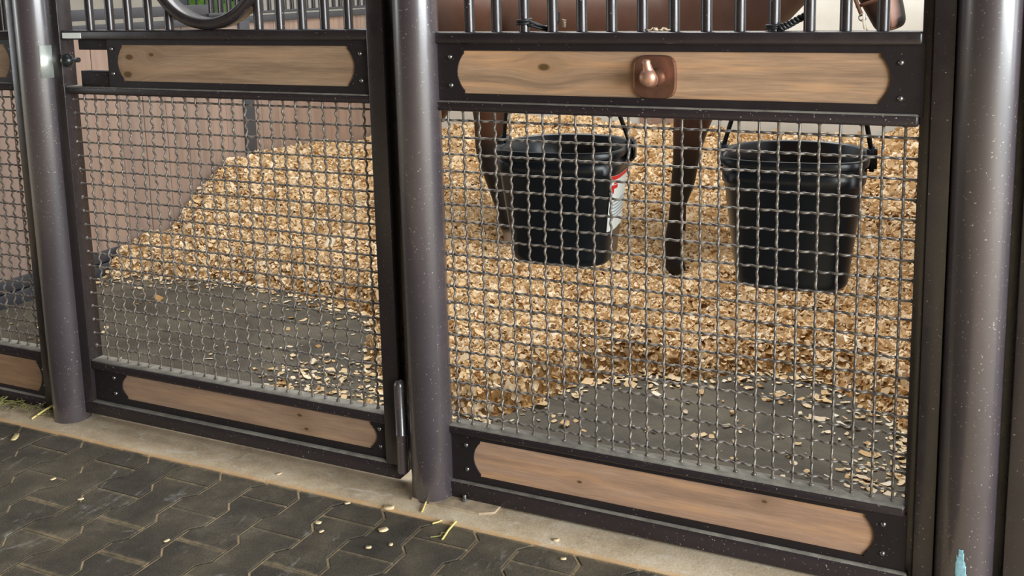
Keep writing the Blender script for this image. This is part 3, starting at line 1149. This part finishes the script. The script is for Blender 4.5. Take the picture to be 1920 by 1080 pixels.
xs = np.linspace(X_LEFT + 0.026, X_RIGHT, 260)
ys = np.linspace(0.16, Y_BACK - 0.026, 240)
GX, GY = np.meshgrid(xs, ys)
GH = pile_h(GX, GY) - 0.004
nx_, ny_ = len(xs), len(ys)
verts = np.stack([GX, GY, np.maximum(GH, 0.0043)], 2).reshape(-1, 3)
idx = np.arange(nx_ * ny_).reshape(ny_, nx_)
q = np.stack([idx[:-1, :-1], idx[:-1, 1:], idx[1:, 1:], idx[1:, :-1]], 2).reshape(-1, 4)
keep = (verts[q][:, :, 2].max(1) > 0.0045)
q = q[keep]
used = np.unique(q)
remap = -np.ones(len(verts), int)
remap[used] = np.arange(len(used))
bed = thing('shavings_bed', 'deep golden bed of wood shavings banked up inside the stall under the horse', 'bedding', (-0.7, 2.0, 0))
o = link('bed_surface', mesh_of(verts[used], remap[q].tolist(), True), MT['bed'], bed)
o['kind'] = 'stuff'


def flake_mesh(name, P, Nrm, L, W, yaw, tilt, roll, curl, colr):
    """curled shavings: strips of three quads, all joined in one mesh"""
    n = len(P)
    up = Nrm / np.linalg.norm(Nrm, axis=1, keepdims=True)
    ref = np.tile(np.array([1.0, 0.0, 0.0]), (n, 1))
    t = ref - up * (ref * up).sum(1, keepdims=True)
    t /= np.linalg.norm(t, axis=1, keepdims=True)
    b = np.cross(up, t)
    cy, sy = np.cos(yaw)[:, None], np.sin(yaw)[:, None]
    a = t * cy + b * sy
    w = -t * sy + b * cy
    ct, st = np.cos(tilt)[:, None], np.sin(tilt)[:, None]
    a2 = a * ct + up * st
    u2 = -a * st + up * ct
    cr, sr = np.cos(roll)[:, None], np.sin(roll)[:, None]
    w2 = w * cr + u2 * sr
    u3 = -w * sr + u2 * cr
    out = np.zeros((n, 8, 3))
    for k in range(4):
        s_ = k / 3 - 0.5
        ang = curl * s_
        safe = np.where(np.abs(curl) < 1e-3, 1e-3, curl)
        px = L * np.sin(ang) / safe
        pz = L * (1 - np.cos(ang)) / safe
        wid = W * (1.0 if k in (1, 2) else 0.72) * 0.5
        for m_, sg in ((0, -1), (1, 1)):
            out[:, k * 2 + m_] = P + a2 * px[:, None] + u3 * pz[:, None] + w2 * (wid * sg)[:, None]
    V = out.reshape(-1, 3)
    base = (np.arange(n) * 8)[:, None, None]
    f = np.array([[0, 1, 3, 2], [2, 3, 5, 4], [4, 5, 7, 6]])[None]
    Fq = (base + f).reshape(-1)
    me = bpy.data.meshes.new(name)
    me.vertices.add(len(V))
    me.vertices.foreach_set('co', V.astype(np.float32).ravel())
    nf = n * 3
    me.loops.add(nf * 4)
    me.loops.foreach_set('vertex_index', Fq.astype(np.int32))
    me.polygons.add(nf)
    me.polygons.foreach_set('loop_start', (np.arange(nf) * 4).astype(np.int32))
    me.polygons.foreach_set('loop_total', np.full(nf, 4, np.int32))
    me.update()
    me.validate()
    at = me.color_attributes.new('Col', 'FLOAT_COLOR', 'POINT')
    c4 = np.ones((n, 8, 4), np.float32)
    c4[:, :, :3] = colr[:, None, :]
    at.data.foreach_set('color', c4.ravel())
    me.polygons.foreach_set('use_smooth', [True] * nf)
    return me


PAL = np.array([srgb(*c)[:3] for c in ((241, 218, 180), (234, 206, 162), (247, 229, 198), (216, 182, 134), (228, 198, 152), (184, 144, 94), (251, 239, 216))])
PALP = np.array([0.22, 0.22, 0.16, 0.13, 0.15, 0.06, 0.06])


def flake_colors(n):
    c = PAL[rng.choice(len(PAL), n, p=PALP)]
    return np.clip(c * rng.uniform(0.85, 1.1, (n, 1)), 0, 1)


def pile_flakes(n_try, y0, y1, size, dens):
    x = rng.uniform(X_LEFT + 0.034, X_RIGHT - 0.02, n_try)
    y = rng.uniform(y0, y1, n_try)
    h = pile_h(x, y)
    ok = (h > 0.006) & (rng.uniform(0, 1, n_try) < dens)
    x, y, h = x[ok], y[ok], h[ok]
    n = len(x)
    e = 0.012
    nx = -(pile_h(x + e, y) - pile_h(x - e, y)) / (2 * e)
    ny = -(pile_h(x, y + e) - pile_h(x, y - e)) / (2 * e)
    Nn = np.stack([nx * 0.6, ny * 0.6, np.ones(n)], 1)
    L = size * rng.lognormal(0, 0.35, n)
    W = L * rng.uniform(0.35, 0.85, n)
    P = np.stack([x, y, h + rng.uniform(0.0, 0.010, n)], 1)
    return flake_mesh('flakes', P, Nn, L, W, rng.uniform(0, 2 * PI, n), rng.normal(0, 0.65, n), rng.normal(0, 0.6, n), rng.normal(0, 1.5, n), flake_colors(n))


for (n_try, y0, y1, size) in ((62000, 0.3, 1.6, 0.0175), (46000, 1.6, 2.5, 0.020), (38000, 2.5, 3.46, 0.024)):
    o = link('shavings', pile_flakes(n_try, y0, y1, size, 1.0), MT['shaving'], bed)
    o['kind'] = 'stuff'

# loose shavings on the mats: thick near the edge of the bed, sparse elsewhere
n = 15000
x = rng.uniform(X_LEFT + 0.03, X_RIGHT - 0.04, n)
y = rng.uniform(0.16, 1.4, n)
e = np.interp(x, EX, EYY)
d = e - y
p = 0.9 * np.exp(-np.maximum(d, 0) / 0.06) + 0.012
p = p + 0.55 * np.exp(-((x - 1.0) / 0.12) ** 2) * np.exp(-((y - 0.45) / 0.4) ** 2)
p = p + 0.6 * np.exp(-((x + 0.62) / 0.34) ** 2) * sstep(0.8, 0.5, y) * (0.2 + 1.2 * sstep(-1.2, -0.7, x))
p = p + 0.06 * sstep(0.2, 0.8, x) * (y < 1.0)
p = p * (0.45 + 1.3 * np.clip(vnoise(x, y, 6, 8) + 0.5, 0, 1))
ok = (d > -0.05) & (rng.uniform(0, 1, n) < p)
x, y = x[ok], y[ok]
n = len(x)
L = 0.0175 * rng.lognormal(0, 0.4, n)
o = link('scattered_shavings', flake_mesh('flakes', np.stack([x, y, 0.006 + rng.uniform(0, 0.004, n)], 1), np.tile([0, 0, 1.0], (n, 1)), L, L * rng.uniform(0.35, 0.8, n),
                                           rng.uniform(0, 2 * PI, n), rng.normal(0, 0.15, n), rng.normal(0, 0.15, n), rng.normal(0.8, 0.9, n), flake_colors(n)), MT['shaving'], bed)
o['kind'] = 'stuff'


def chip(name, x, y, z, L, W, yaw, label, group, col=(250, 228, 186), tilt=0.0, curl=0.3):
    me = flake_mesh('chip', np.array([[x, y, z + 0.002]]), np.array([[0, 0, 1.0]]), np.array([L]), np.array([W]), np.array([yaw]), np.array([tilt]), np.array([0.05]), np.array([curl]),
                    np.array([srgb(*col)[:3]]))
    bm = bmesh.new()
    bm.from_mesh(me)
    bpy.data.meshes.remove(me)
    bmesh.ops.solidify(bm, geom=bm.faces[:], thickness=0.0012)
    me = bpy.data.meshes.new('chip')
    bm.to_mesh(me)
    bm.free()
    at = me.color_attributes.get('Col') or me.color_attributes.new('Col', 'FLOAT_COLOR', 'POINT')
    at.data.foreach_set('color', np.tile(np.array(srgb(*col), np.float32), len(me.vertices)))
    # origin at the chip itself
    me.transform(Matrix.Translation((-x, -y, -z)))
    o = link(name, me, MT['shaving'])
    o.location = (x, y, z)
    return tag(o, label, 'wood chip', group)


# ------------------------------------------------------------------ buckets
def bucket_outline(u, hw, df, db):
    """u 0..1 round the bucket; flat side towards the stall front (-y)"""
    a = 2 * PI * u
    c, s_ = math.cos(a), math.sin(a)
    nx = 2.0 / 2.5
    if s_ < 0:
        x = hw * math.copysign(abs(c) ** (2 / 2.6), c)
        y = -df * abs(s_) ** (2 / 5.0)
    else:
        x = hw * math.copysign(abs(c) ** (2 / 2.2), c)
        y = db * abs(s_) ** (2 / 2.2)
    return x, y


def make_bucket(cx, cy, zb, zt, rot, label, tie_pt):
    t = thing('bucket', label, 'bucket', (cx, cy, zb), 'black buckets hung behind the mesh')
    n = 72
    R2 = Matrix.Rotation(rot, 3, 'Z')

    def ring(scale, z, grow=0.0):
        out = []
        for k in range(n):
            x, y = bucket_outline(k / n, 0.151 * scale + grow, 0.150 * scale + grow, 0.158 * scale + grow)
            v = R2 @ Vector((x, y, 0))
            out.append((cx + v.x, cy + v.y, z))
        return out
    H = zt - zb
    prof = [(0.60, 0.000, 0), (0.74, 0.002, 0), (0.785, 0.010, 0), (0.80, 0.022, 0), (0.965, H - 0.058, 0), (0.968, H - 0.054, 0.004), (0.972, H - 0.030, 0.004), (0.975, H - 0.026, 0.0),
            (0.98, H - 0.020, 0.0), (0.985, H - 0.016, 0.0075), (0.99, H - 0.004, 0.0085), (0.99, H, 0.006), (0.985, H, 0.0), (0.98, H - 0.004, -0.003), (0.945, H - 0.07, -0.003),
            (0.78, 0.03, -0.003), (0.74, 0.010, -0.002), (0.4, 0.008, 0)]
    V, F = [], []
    for sc, dz, gr in prof:
        V += ring(sc, zb + dz, gr)
    m_ = len(prof)
    for k in range(m_ - 1):
        for s_ in range(n):
            s2 = (s_ + 1) % n
            F.append((k * n + s_, k * n + s2, (k + 1) * n + s2, (k + 1) * n + s_))
    F.append(tuple(range(n)))
    F.append(tuple((m_ - 1) * n + s_ for s_ in range(n)))
    bm = bmesh.new()
    me = mesh_of(V, F)
    bm.from_mesh(me)
    bpy.data.meshes.remove(me)
    me = from_bm(bm, True)
    me.set_sharp_from_angle(angle=math.radians(50))
    link('body', me, MT['bucket'], t)
    # ears and the bail up to its tie
    ears = []
    for sg in (-1, 1):
        v = R2 @ Vector((sg * 0.158, 0.0, 0))
        ex, ey = cx + v.x, cy + v.y
        ears.append((ex, ey))
        bm = bmesh.new()
        box_bm(bm, -0.010, 0.012, -0.022, 0.022, zt - 0.038, zt + 0.016)
        bmesh.ops.bevel(bm, geom=bm.edges[:], offset=0.006, segments=2, affect='EDGES')
        me = from_bm(bm, True)
        me.transform(Matrix.Translation((ex, ey, 0)) @ Matrix.Rotation(rot, 4, 'Z'))
        link('ear', me, MT['bucket'], t)
    L_, R_ = Vector((*ears[0], zt)), Vector((*ears[1], zt))
    A = Vector(tie_pt)
    P = []
    for k in range(33):
        u = k / 32
        base = L_.lerp(R_, u)
        # bail: steep sides and a round top, leaning to its tie
        h = (1 - abs(2 * u - 1) ** 2.6)
        top = A
        lean = Vector((top.x - (L_.x + R_.x) / 2, top.y - (L_.y + R_.y) / 2, 0)) * h
        P.append(base + lean + Vector((0, 0, (top.z - zt) * h)))
    link('bail', tube_mesh([P], 0.0052, 8), MT['rubber'], t)
    return t


tie1 = (0.250, 0.030, 1.128)
tie2 = (0.800, 0.030, 1.130)
b1 = make_bucket(0.212, 0.198, 0.583, 0.862, 0.14, 'black flat-backed bucket with white and red label, behind the mesh near middle post', tie1)
b2 = make_bucket(0.757, 0.200, 0.580, 0.868, 0.10, 'black flat-backed bucket without a label, right of the labelled bucket', tie2)


def bucket_patch(cx, cy, zb, zt, rot, u0, u1, z0, z1, grow, z0b=None):
    R2 = Matrix.Rotation(rot, 3, 'Z')
    bm = bmesh.new()
    rows_, cols_ = 8, 16
    vs = {}
    H = zt - zb
    for j in range(rows_ + 1):
        for i in range(cols_ + 1):
            u = u0 + (u1 - u0) * i / cols_
            lo = z0 if z0b is None else z0 + (z0b - z0) * i / cols_
            z = lo + (z1 - lo) * j / rows_
            sc = 0.80 + (0.965 - 0.80) * (z - zb - 0.022) / (H - 0.08)
            x, y = bucket_outline(u % 1.0, 0.151 * sc + grow, 0.150 * sc + grow, 0.158 * sc + grow)
            v = R2 @ Vector((x, y, 0))
            vs[i, j] = bm.verts.new((cx + v.x, cy + v.y, z))
    for j in range(rows_):
        for i in range(cols_):
            bm.faces.new((vs[i, j], vs[i + 1, j], vs[i + 1, j + 1], vs[i, j + 1]))
    return from_bm(bm, True, recalc=False)


B1 = (0.212, 0.198, 0.583, 0.862, 0.14)
lb = link('label', bucket_patch(*B1, -0.075, 0.10, 0.668, 0.803, 0.0012), MT['sticker'], b1)
lb['label'] = 'white product label with a red head'
link('red_header', bucket_patch(*B1, -0.073, 0.10, 0.793, 0.8025, 0.0018), MT['red'], lb)
link('red_print', bucket_patch(*B1, -0.055, -0.012, 0.782, 0.786, 0.0018), MT['red'], lb)
link('red_print', bucket_patch(*B1, -0.068, -0.030, 0.7715, 0.7805, 0.0018), MT['red'], lb)
link('red_print', bucket_patch(*B1, -0.066, -0.052, 0.760, 0.7715, 0.0018), MT['red'], lb)
for k in range(6):
    link('small_print', bucket_patch(*B1, -0.060, 0.05 - 0.02 * (k % 3), 0.738 - 0.008 * k, 0.7405 - 0.008 * k, 0.0018), MT['greytext'], lb)


# ------------------------------------------------------------------ ties that carry the buckets
def helix(cx, cy, z, r, turns, dz):
    return [(cx + r * math.cos(2 * PI * k / 20), cy + r * math.sin(2 * PI * k / 20), z + dz * k / 20) for k in range(int(20 * turns) + 1)]


def bezier(a, b, c, d, n=14):
    a, b, c, d = map(Vector, (a, b, c, d))
    return [a * (1 - t) ** 3 + b * 3 * t * (1 - t) ** 2 + c * 3 * t * t * (1 - t) + d * t ** 3 for t in (k / n for k in range(n + 1))]


bx1 = 0.0635 + 0.0684 * 2
tie = thing('bucket_tie', 'black cord tie looped round a bar above the labelled bucket', 'cord', (bx1, 0, 1.15), 'cord ties on the bars')
link('loop', tube_mesh([helix(bx1, 0, 1.1535, 0.0152, 2.1, 0.0065)], 0.0034, 8), MT['rubber'], tie)
link('strand', tube_mesh([bezier((bx1 + 0.012, -0.008, 1.1635), (bx1 + 0.03, -0.004, 1.158), (bx1 + 0.04, 0.01, 1.15), (bx1 + 0.05, 0.018, 1.147))], 0.0032, 8), MT['rubber'], tie)
link('strand', tube_mesh([bezier((bx1 + 0.012, -0.006, 1.1555), (bx1 + 0.03, -0.002, 1.15), (bx1 + 0.04, 0.01, 1.1445), (bx1 + 0.05, 0.018, 1.143))], 0.0032, 8), MT['rubber'], tie)
kb_ = bmesh.new()
for k in range(7):
    bmesh.ops.create_icosphere(kb_, subdivisions=2, radius=0.0068, matrix=Matrix.Translation((bx1 + 0.046 + 0.0035 * k, 0.018 + 0.002 * math.sin(k * 2), 1.1445 + 0.002 * math.cos(k * 2.2))))
link('knot', from_bm(kb_, True), MT['rubber'], tie)
link('tail', tube_mesh([bezier((bx1 + 0.064, 0.02, 1.147), (bx1 + 0.07, 0.024, 1.152), (bx1 + 0.072, 0.024, 1.165), (bx1 + 0.073, 0.024, 1.182))], 0.0034, 8), MT['rubber'], tie)
fr_ = []
for k in range(7):
    a = random.uniform(0, 2 * PI)
    p0 = Vector((bx1 + 0.069, 0.02, 1.170 + 0.0035 * k))
    fr_.append([p0, p0 + Vector((-0.004 - 0.003 * random.random(), -0.004, 0.003)), p0 + Vector((-0.004, -0.006, 0.008))])
for k in range(6):
    p0 = Vector((bx1 + 0.085, 0.016, 1.150 + 0.003 * k))
    fr_.append([p0, p0 + Vector((0.005, -0.004, 0.001 + 0.002 * math.sin(k))), p0 + Vector((0.008 + 0.003 * math.sin(3 * k), -0.004, -0.001))])
link('frayed_end', tube_mesh(fr_, 0.0017, 6), MT['rope'], tie)

bx2 = 0.0635 + 0.0684 * 10
tie_b = thing('bucket_tie', 'black twisted cord tied low on a bar above the right bucket', 'cord', (bx2, 0, 1.145), 'cord ties on the bars')
link('loop', tube_mesh([helix(bx2, 0, 1.1435, 0.0152, 2.1, 0.0045)], 0.0030, 8), MT['rubber'], tie_b)
br = []
cen = bezier((bx2 + 0.012, -0.010, 1.147), (bx2 + 0.03, -0.012, 1.149), (bx2 + 0.042, 0.0, 1.163), (bx2 + 0.062, 0.018, 1.171), 30)
for ph in (0, 2 * PI / 3, 4 * PI / 3):
    br.append([c + Vector((0, 0.0045 * math.cos(ph + k * 0.55), 0.0052 * math.sin(ph + k * 0.55))) for k, c in enumerate(cen)])
link('braid', tube_mesh(br, 0.0034, 7), MT['rubber'], tie_b)
link('hook_eye', tube_mesh([[(bx2 + 0.062 + 0.008 * math.cos(2 * PI * k / 16), 0.022, 1.168 + 0.008 * math.sin(2 * PI * k / 16)) for k in range(16)]], 0.0026, 8, closed=True), MT['zinc'], tie_b)

# flakes lying on the top rail
for k, (dx, L, yw) in enumerate(((0.0, 0.018, 0.4), (0.014, 0.016, 2.0), (0.026, 0.017, 1.1), (0.038, 0.015, 2.6))):
    chip('shaving_flake', 0.492 + dx, -0.006 - 0.004 * (k % 2), 1.1405, L, 0.010, yw, ('leftmost', 'second from left', 'third from left', 'rightmost')[k] + ' of four curled shavings lying on the top rail right of the hook', 'shavings on the top rail', (226, 208, 176), 0.25, 1.6)


# ------------------------------------------------------------------ the horse
def build_horse():
    t = thing('horse', 'bay horse with black legs and pale blaze standing behind the buckets, facing right', 'horse', (-0.4, 1.92, 0.09))
    Vv, E, Rr = [], [], []

    def v(x, y, z, r, parent=None):
        Vv.append((x, y, z))
        Rr.append(r)
        if parent is not None:
            E.append((parent, len(Vv) - 1))
        return len(Vv) - 1

    def chain(start, pts):
        k = start
        for p in pts:
            k = v(*p, k)
        return k
    pel = v(-0.95, 1.93, 1.085, 0.255)
    rump = chain(pel, [(-1.13, 1.93, 1.09, 0.205), (-1.24, 1.93, 1.10, 0.11)])
    bel = chain(pel, [(-0.70, 1.92, 1.05, 0.275), (-0.42, 1.92, 1.04, 0.285), (-0.15, 1.92, 1.06, 0.28)])
    sho = chain(bel, [(0.10, 1.92, 1.09, 0.255)])
    brs = chain(sho, [(0.29, 1.91, 1.14, 0.20)])
    chain(brs, [(0.40, 1.89, 1.27, 0.165), (0.49, 1.87, 1.41, 0.135), (0.575, 1.85, 1.505, 0.105), (0.645, 1.825, 1.455, 0.098), (0.675, 1.81, 1.38, 0.108), (0.705, 1.795, 1.29, 0.100), (0.738, 1.78, 1.20, 0.083),
                (0.765, 1.77, 1.13, 0.068), (0.783, 1.765, 1.085, 0.062), (0.790, 1.76, 1.05, 0.050)])
    # near fore
    chain(sho, [(0.13, 1.80, 0.93, 0.125), (0.085, 1.775, 0.76, 0.088), (0.062, 1.77, 0.64, 0.066), (0.052, 1.77, 0.545, 0.052), (0.042, 1.77, 0.465, 0.052), (0.026, 1.77, 0.40, 0.036), (0.012, 1.77, 0.31, 0.031),
                (0.002, 1.77, 0.225, 0.039), (0.004, 1.766, 0.18, 0.032), (0.014, 1.76, 0.13, 0.042), (0.018, 1.76, 0.085, 0.05)])
    # far fore, right behind it
    chain(sho, [(0.03, 2.05, 0.93, 0.12), (-0.01, 2.07, 0.76, 0.08), (-0.03, 2.07, 0.64, 0.06), (-0.045, 2.07, 0.465, 0.048), (-0.062, 2.07, 0.31, 0.031), (-0.07, 2.07, 0.225, 0.037), (-0.066, 2.06, 0.17, 0.034), (-0.056, 2.06, 0.09, 0.048)])
    # near hind, stepping forward
    chain(pel, [(-0.86, 1.82, 0.93, 0.165), (-0.80, 1.785, 0.79, 0.098), (-0.792, 1.775, 0.69, 0.076), (-0.803, 1.77, 0.60, 0.066), (-0.803, 1.77, 0.535, 0.062), (-0.788, 1.77, 0.47, 0.050), (-0.770, 1.77, 0.40, 0.043),
                (-0.745, 1.77, 0.31, 0.034), (-0.722, 1.77, 0.235, 0.040), (-0.705, 1.766, 0.19, 0.034), (-0.688, 1.76, 0.14, 0.044), (-0.68, 1.76, 0.085, 0.05)])
    # far hind
    chain(pel, [(-1.10, 2.03, 0.92, 0.155), (-1.20, 2.06, 0.76, 0.095), (-1.255, 2.07, 0.66, 0.070), (-1.32, 2.07, 0.55, 0.062), (-1.32, 2.07, 0.45, 0.043), (-1.31, 2.07, 0.31, 0.033), (-1.30, 2.07, 0.235, 0.040), (-1.29, 2.06, 0.19, 0.034), (-1.28, 2.06, 0.10, 0.048)])
    me = bpy.data.meshes.new('horse_skeleton')
    me.from_pydata(Vv, E, [])
    ob = bpy.data.objects.new('horse_skeleton', me)
    COL.objects.link(ob)
    sk = ob.modifiers.new('skin', 'SKIN')
    sk.use_smooth_shade = True
    sk.branch_smoothing = 0.6
    if not me.skin_vertices:
        bpy.context.view_layer.update()
    for k, r in enumerate(Rr):
        me.skin_vertices[0].data[k].radius = (r, r)
        me.skin_vertices[0].data[k].use_root = (k == 0)
    sb = ob.modifiers.new('sub', 'SUBSURF')
    sb.levels = sb.render_levels = 2
    dg = bpy.context.evaluated_depsgraph_get()
    body = bpy.data.meshes.new_from_object(ob.evaluated_get(dg))
    bpy.data.objects.remove(ob)
    n = len(body.vertices)
    co = np.zeros(n * 3)
    body.vertices.foreach_get('co', co)
    co = co.reshape(-1, 3)
    brown = np.array(srgb(82, 52, 36)[:3])
    dark = np.array(srgb(52, 34, 29)[:3])
    black = np.array(srgb(24, 19, 19)[:3])
    pink = np.array(srgb(186, 142, 124)[:3])
    X, Y, Z = co.T
    c = np.tile(brown, (n, 1))

    def blend(c, col, w):
        return c * (1 - w[:, None]) + col * w[:, None]
    head = ((X > 0.60) & (Z < 1.47)) | (X > 0.66)
    c = blend(c, dark, np.clip((X + 0.5) / 0.9, 0, 1) * 0.75)
    leg = Z < 0.78
    fore = X > -0.4
    bl = np.where(fore, sstep(0.70, 0.53, Z), np.maximum(sstep(0.66, 0.55, Z), sstep(-0.822, -0.840, X) * (X > -1.0) * (Z < 0.75)))
    bl = np.where((~fore) & (X < -1.0), sstep(0.62, 0.50, Z), bl)
    c = blend(c, black, np.where(leg, bl, 0))
    # near hind pastern with a pale sock
    c = blend(c, np.array(srgb(170, 150, 136)[:3]), (np.abs(X + 0.70) < 0.08) * (Y < 1.9) * sstep(0.225, 0.20, Z) * 0.8)
    # muzzle: dark with a pale blaze running down to the upper lip
    ax = np.interp(Z, [1.0, 1.05, 1.13, 1.20, 1.29, 1.45], [0.79, 0.79, 0.765, 0.738, 0.705, 0.645])
    ay = np.interp(Z, [1.0, 1.05, 1.13, 1.20, 1.29, 1.45], [1.76, 1.76, 1.77, 1.78, 1.795, 1.825])
    ang = np.degrees(np.arctan2(Y - ay, X - ax)) + 68.0
    ang = (ang + 180) % 360 - 180
    hl = head & (Z < 1.46)
    c = blend(c, black, hl * sstep(1.125, 1.10, Z) * 0.95)
    c = blend(c, black, hl * sstep(17, 25, np.abs(ang)) * (ang > 0) * 0.85)
    wid = np.where(Z > 1.095, 18, 8)
    c = blend(c, pink, hl * sstep(wid + 6, wid - 4, np.abs(ang)) * (Z > 1.045))
    at = body.color_attributes.new('Col', 'FLOAT_COLOR', 'POINT')
    at.data.foreach_set('color', np.concatenate([c, np.ones((n, 1))], 1).astype(np.float32).ravel())
    body.polygons.foreach_set('use_smooth', [True] * len(body.polygons))
    link('body', body, MT['horse'], t)
    # tail, mane, ears, eyes, hooves
    link('tail', tube_mesh([bezier((-1.27, 1.93, 1.20), (-1.42, 1.93, 1.18), (-1.42, 1.93, 0.8), (-1.38, 1.94, 0.48))], 0.04, 12, True, [0.02, 0.035, 0.04, 0.045, 0.05, 0.055, 0.06, 0.06, 0.06, 0.058, 0.055, 0.05, 0.04, 0.028, 0.01]), MT['mane'], t)
    ml = []
    for k in range(26):
        u = k / 25
        p = Vector((0.55, 1.84, 1.60)).lerp(Vector((0.13, 1.92, 1.36)), u) + Vector((0, 0, -0.01 * math.sin(u * PI)))
        ml.append([p + Vector((0, -0.02, 0.0)), p + Vector((0.01, -0.09, -0.03)), p + Vector((0.02 + random.uniform(-0.02, 0.02), -0.125, -0.12)), p + Vector((0.03 + random.uniform(-0.02, 0.02), -0.13, -0.2))])
    link('mane', tube_mesh(ml, 0.012, 6, True, [0.012, 0.016, 0.014, 0.004]), MT['mane'], t)
    for sy in (-1, 1):
        link('ear', tube_mesh([[(0.575, 1.85 + sy * 0.055, 1.585), (0.572, 1.85 + sy * 0.065, 1.63), (0.575, 1.85 + sy * 0.07, 1.68), (0.582, 1.85 + sy * 0.068, 1.72)]], 0.03, 10, True, [0.022, 0.03, 0.022, 0.004]), MT['leather'], t)
        ey = bmesh.new()
        bmesh.ops.create_icosphere(ey, subdivisions=2, radius=0.02, matrix=Matrix.Translation((0.685 + 0.03 * (-sy), 1.815 + sy * 0.088, 1.405)))
        link('eye', from_bm(ey, True), MT['black_knob'], t)
    return t


horse = build_horse()
# halter on the head
halter = thing('halter', 'brown leather halter with a pale rope end on the head of the horse', 'halter', (0.7, 1.76, 1.15))
link('cheek_strap', tube_mesh([bezier((0.60, 1.745, 1.36), (0.635, 1.725, 1.28), (0.655, 1.715, 1.20), (0.698, 1.708, 1.105))], 0.007, 8), MT['leather'], halter)
link('nose_band', tube_mesh([[(0.762 + 0.089 * math.cos(a), 1.776 + 0.083 * math.sin(a), 1.165 + 0.03 * math.cos(a)) for a in (2 * PI * k / 28 for k in range(28))]], 0.006, 8, closed=True), MT['leather'], halter)
link('ring', tube_mesh([[(0.700 + 0.012 * math.cos(a), 1.704, 1.10 + 0.012 * math.sin(a)) for a in (2 * PI * k / 16 for k in range(16))]], 0.0025, 8, closed=True), MT['zinc'], halter)
link('rope_end', tube_mesh([bezier((0.700, 1.702, 1.095), (0.712, 1.698, 1.07), (0.728, 1.70, 1.05), (0.735, 1.70, 1.00)), bezier((0.704, 1.702, 1.11), (0.710, 1.69, 1.10), (0.702, 1.69, 1.085), (0.712, 1.69, 1.06))], 0.0045, 8), MT['rope'], halter)

# ------------------------------------------------------------------ small things on the ground
CHIPS = ('pale wood chip lying on the kerb edge, nearest to the middle post', 'square pale wood chip, largest on the pavers below the middle post',
         'upper of two small pale chips left of the square chip on pavers', 'lower of two small pale chips left of the square chip on pavers',
         'small pale chip on the pavers just left of the kerb edge chip', 'small pale chip right of and below the square chip on pavers',
         'small pale chip straight below the square chip on pavers', 'pale chip lying on the concrete kerb below the door board',
         'pale chip lying on the kerb under the left part of right panel', 'small pale chip lying on the paver edge under the right panel',
         'small pale chip lowest on the pavers below the door', 'small pale chip on the pavers below the left end of door', 'small pale chip on the white smeared pavers below the door')
for k, (x, y, L, W, yw) in enumerate(((-0.13, -0.128, 0.026, 0.02, 0.3), (-0.086, -0.222, 0.022, 0.018, 0.9), (-0.245, -0.255, 0.014, 0.012, 0.2), (-0.215, -0.285, 0.012, 0.008, 1.2), (-0.235, -0.15, 0.014, 0.008, 0.8), (-0.035, -0.27, 0.011, 0.009, 1.9),
                                      (-0.075, -0.30, 0.013, 0.010, 0.5), (-0.49, -0.09, 0.014, 0.008, 1.2), (0.30, -0.105, 0.014, 0.012, 0.2), (0.345, -0.17, 0.013, 0.009, 0.4), (-0.52, -0.46, 0.014, 0.008, 1.3), (-1.02, -0.345, 0.014, 0.009, 1.4), (-0.865, -0.395, 0.015, 0.008, 0.9))):
    lab = CHIPS[k]
    chip('wood_chip', x, y, 0.001, L, W, yw, lab, 'wood chips outside the stall')
chip('wood_chip', -1.335, -0.205, 0.001, 0.045, 0.016, 2.2, 'long pale wood chip lying on the pavers at the left edge', 'wood chips outside the stall', (246, 226, 170))


def stalk(pts, r, mat, label, group):
    o = link('straw_stalk', tube_mesh([pts], r, 6), MT[mat])
    return tag(o, label, 'straw', group)


stalk([(0.062, -0.205, 0.004), (0.055, -0.165, 0.004), (0.053, -0.125, 0.005)], 0.0026, 'straw', 'yellow straw stalk lying across the paver edge below the base plate', 'straw stalks outside the stall')
stalk([(-0.045, -0.115, 0.004), (-0.055, -0.085, 0.005), (-0.062, -0.06, 0.006)], 0.0024, 'straw', 'pale straw stalk lying on the kerb at the foot of the middle post', 'straw stalks outside the stall')
stalk([(0.005, -0.152, 0.003), (0.014, -0.140, 0.003), (0.018, -0.13, 0.003)], 0.002, 'straw', 'short straw stalk at the kerb edge left of the base plate', 'straw stalks outside the stall')
stalk([(0.03, -0.205, 0.002), (0.05, -0.192, 0.003), (0.045, -0.18, 0.003), (0.055, -0.173, 0.002)], 0.0013, 'hay', 'thin bent hay stem on the paver below the base plate', 'straw stalks outside the stall')
stalk([(-1.40, -0.095, 0.004), (-1.385, -0.06, 0.02), (-1.37, -0.04, 0.03)], 0.003, 'straw', 'pale straw stalk leaning on the kerb at the left edge', 'straw stalks outside the stall')
# hay caught on the kerb under the far left panel
hay_pts = []
for k in range(260):
    x = random.uniform(-1.72, -1.33)
    y = random.gauss(-0.045, 0.02)
    a = random.uniform(0, PI)
    L = random.uniform(0.008, 0.035)
    z = abs(random.gauss(0, 0.008)) + 0.003
    hay_pts.append([(x, y, z), (x + L * math.cos(a), y + L * 0.6 * math.sin(a), z + random.uniform(-0.002, 0.008))])
o = link('hay_litter', tube_mesh(hay_pts, 0.0011, 5), MT['hay'])
tag(o, 'greenish hay litter lying on the kerb under the far left panel', 'hay')
o['kind'] = 'stuff'

# hedge outside the back window
hb = bmesh.new()
for k in range(420):
    p = Vector((random.uniform(-7.5, -4.2), random.uniform(5.6, 6.4), random.uniform(0.0, 2.2)))
    bmesh.ops.create_icosphere(hb, subdivisions=1, radius=random.uniform(0.10, 0.22), matrix=Matrix.Translation(p) @ Matrix.Rotation(random.uniform(0, PI), 4, 'X'))
o = link('hedge', from_bm(hb), MT['leaf'])
tag(o, 'bright green hedge outside seen through the small barred window', 'hedge')
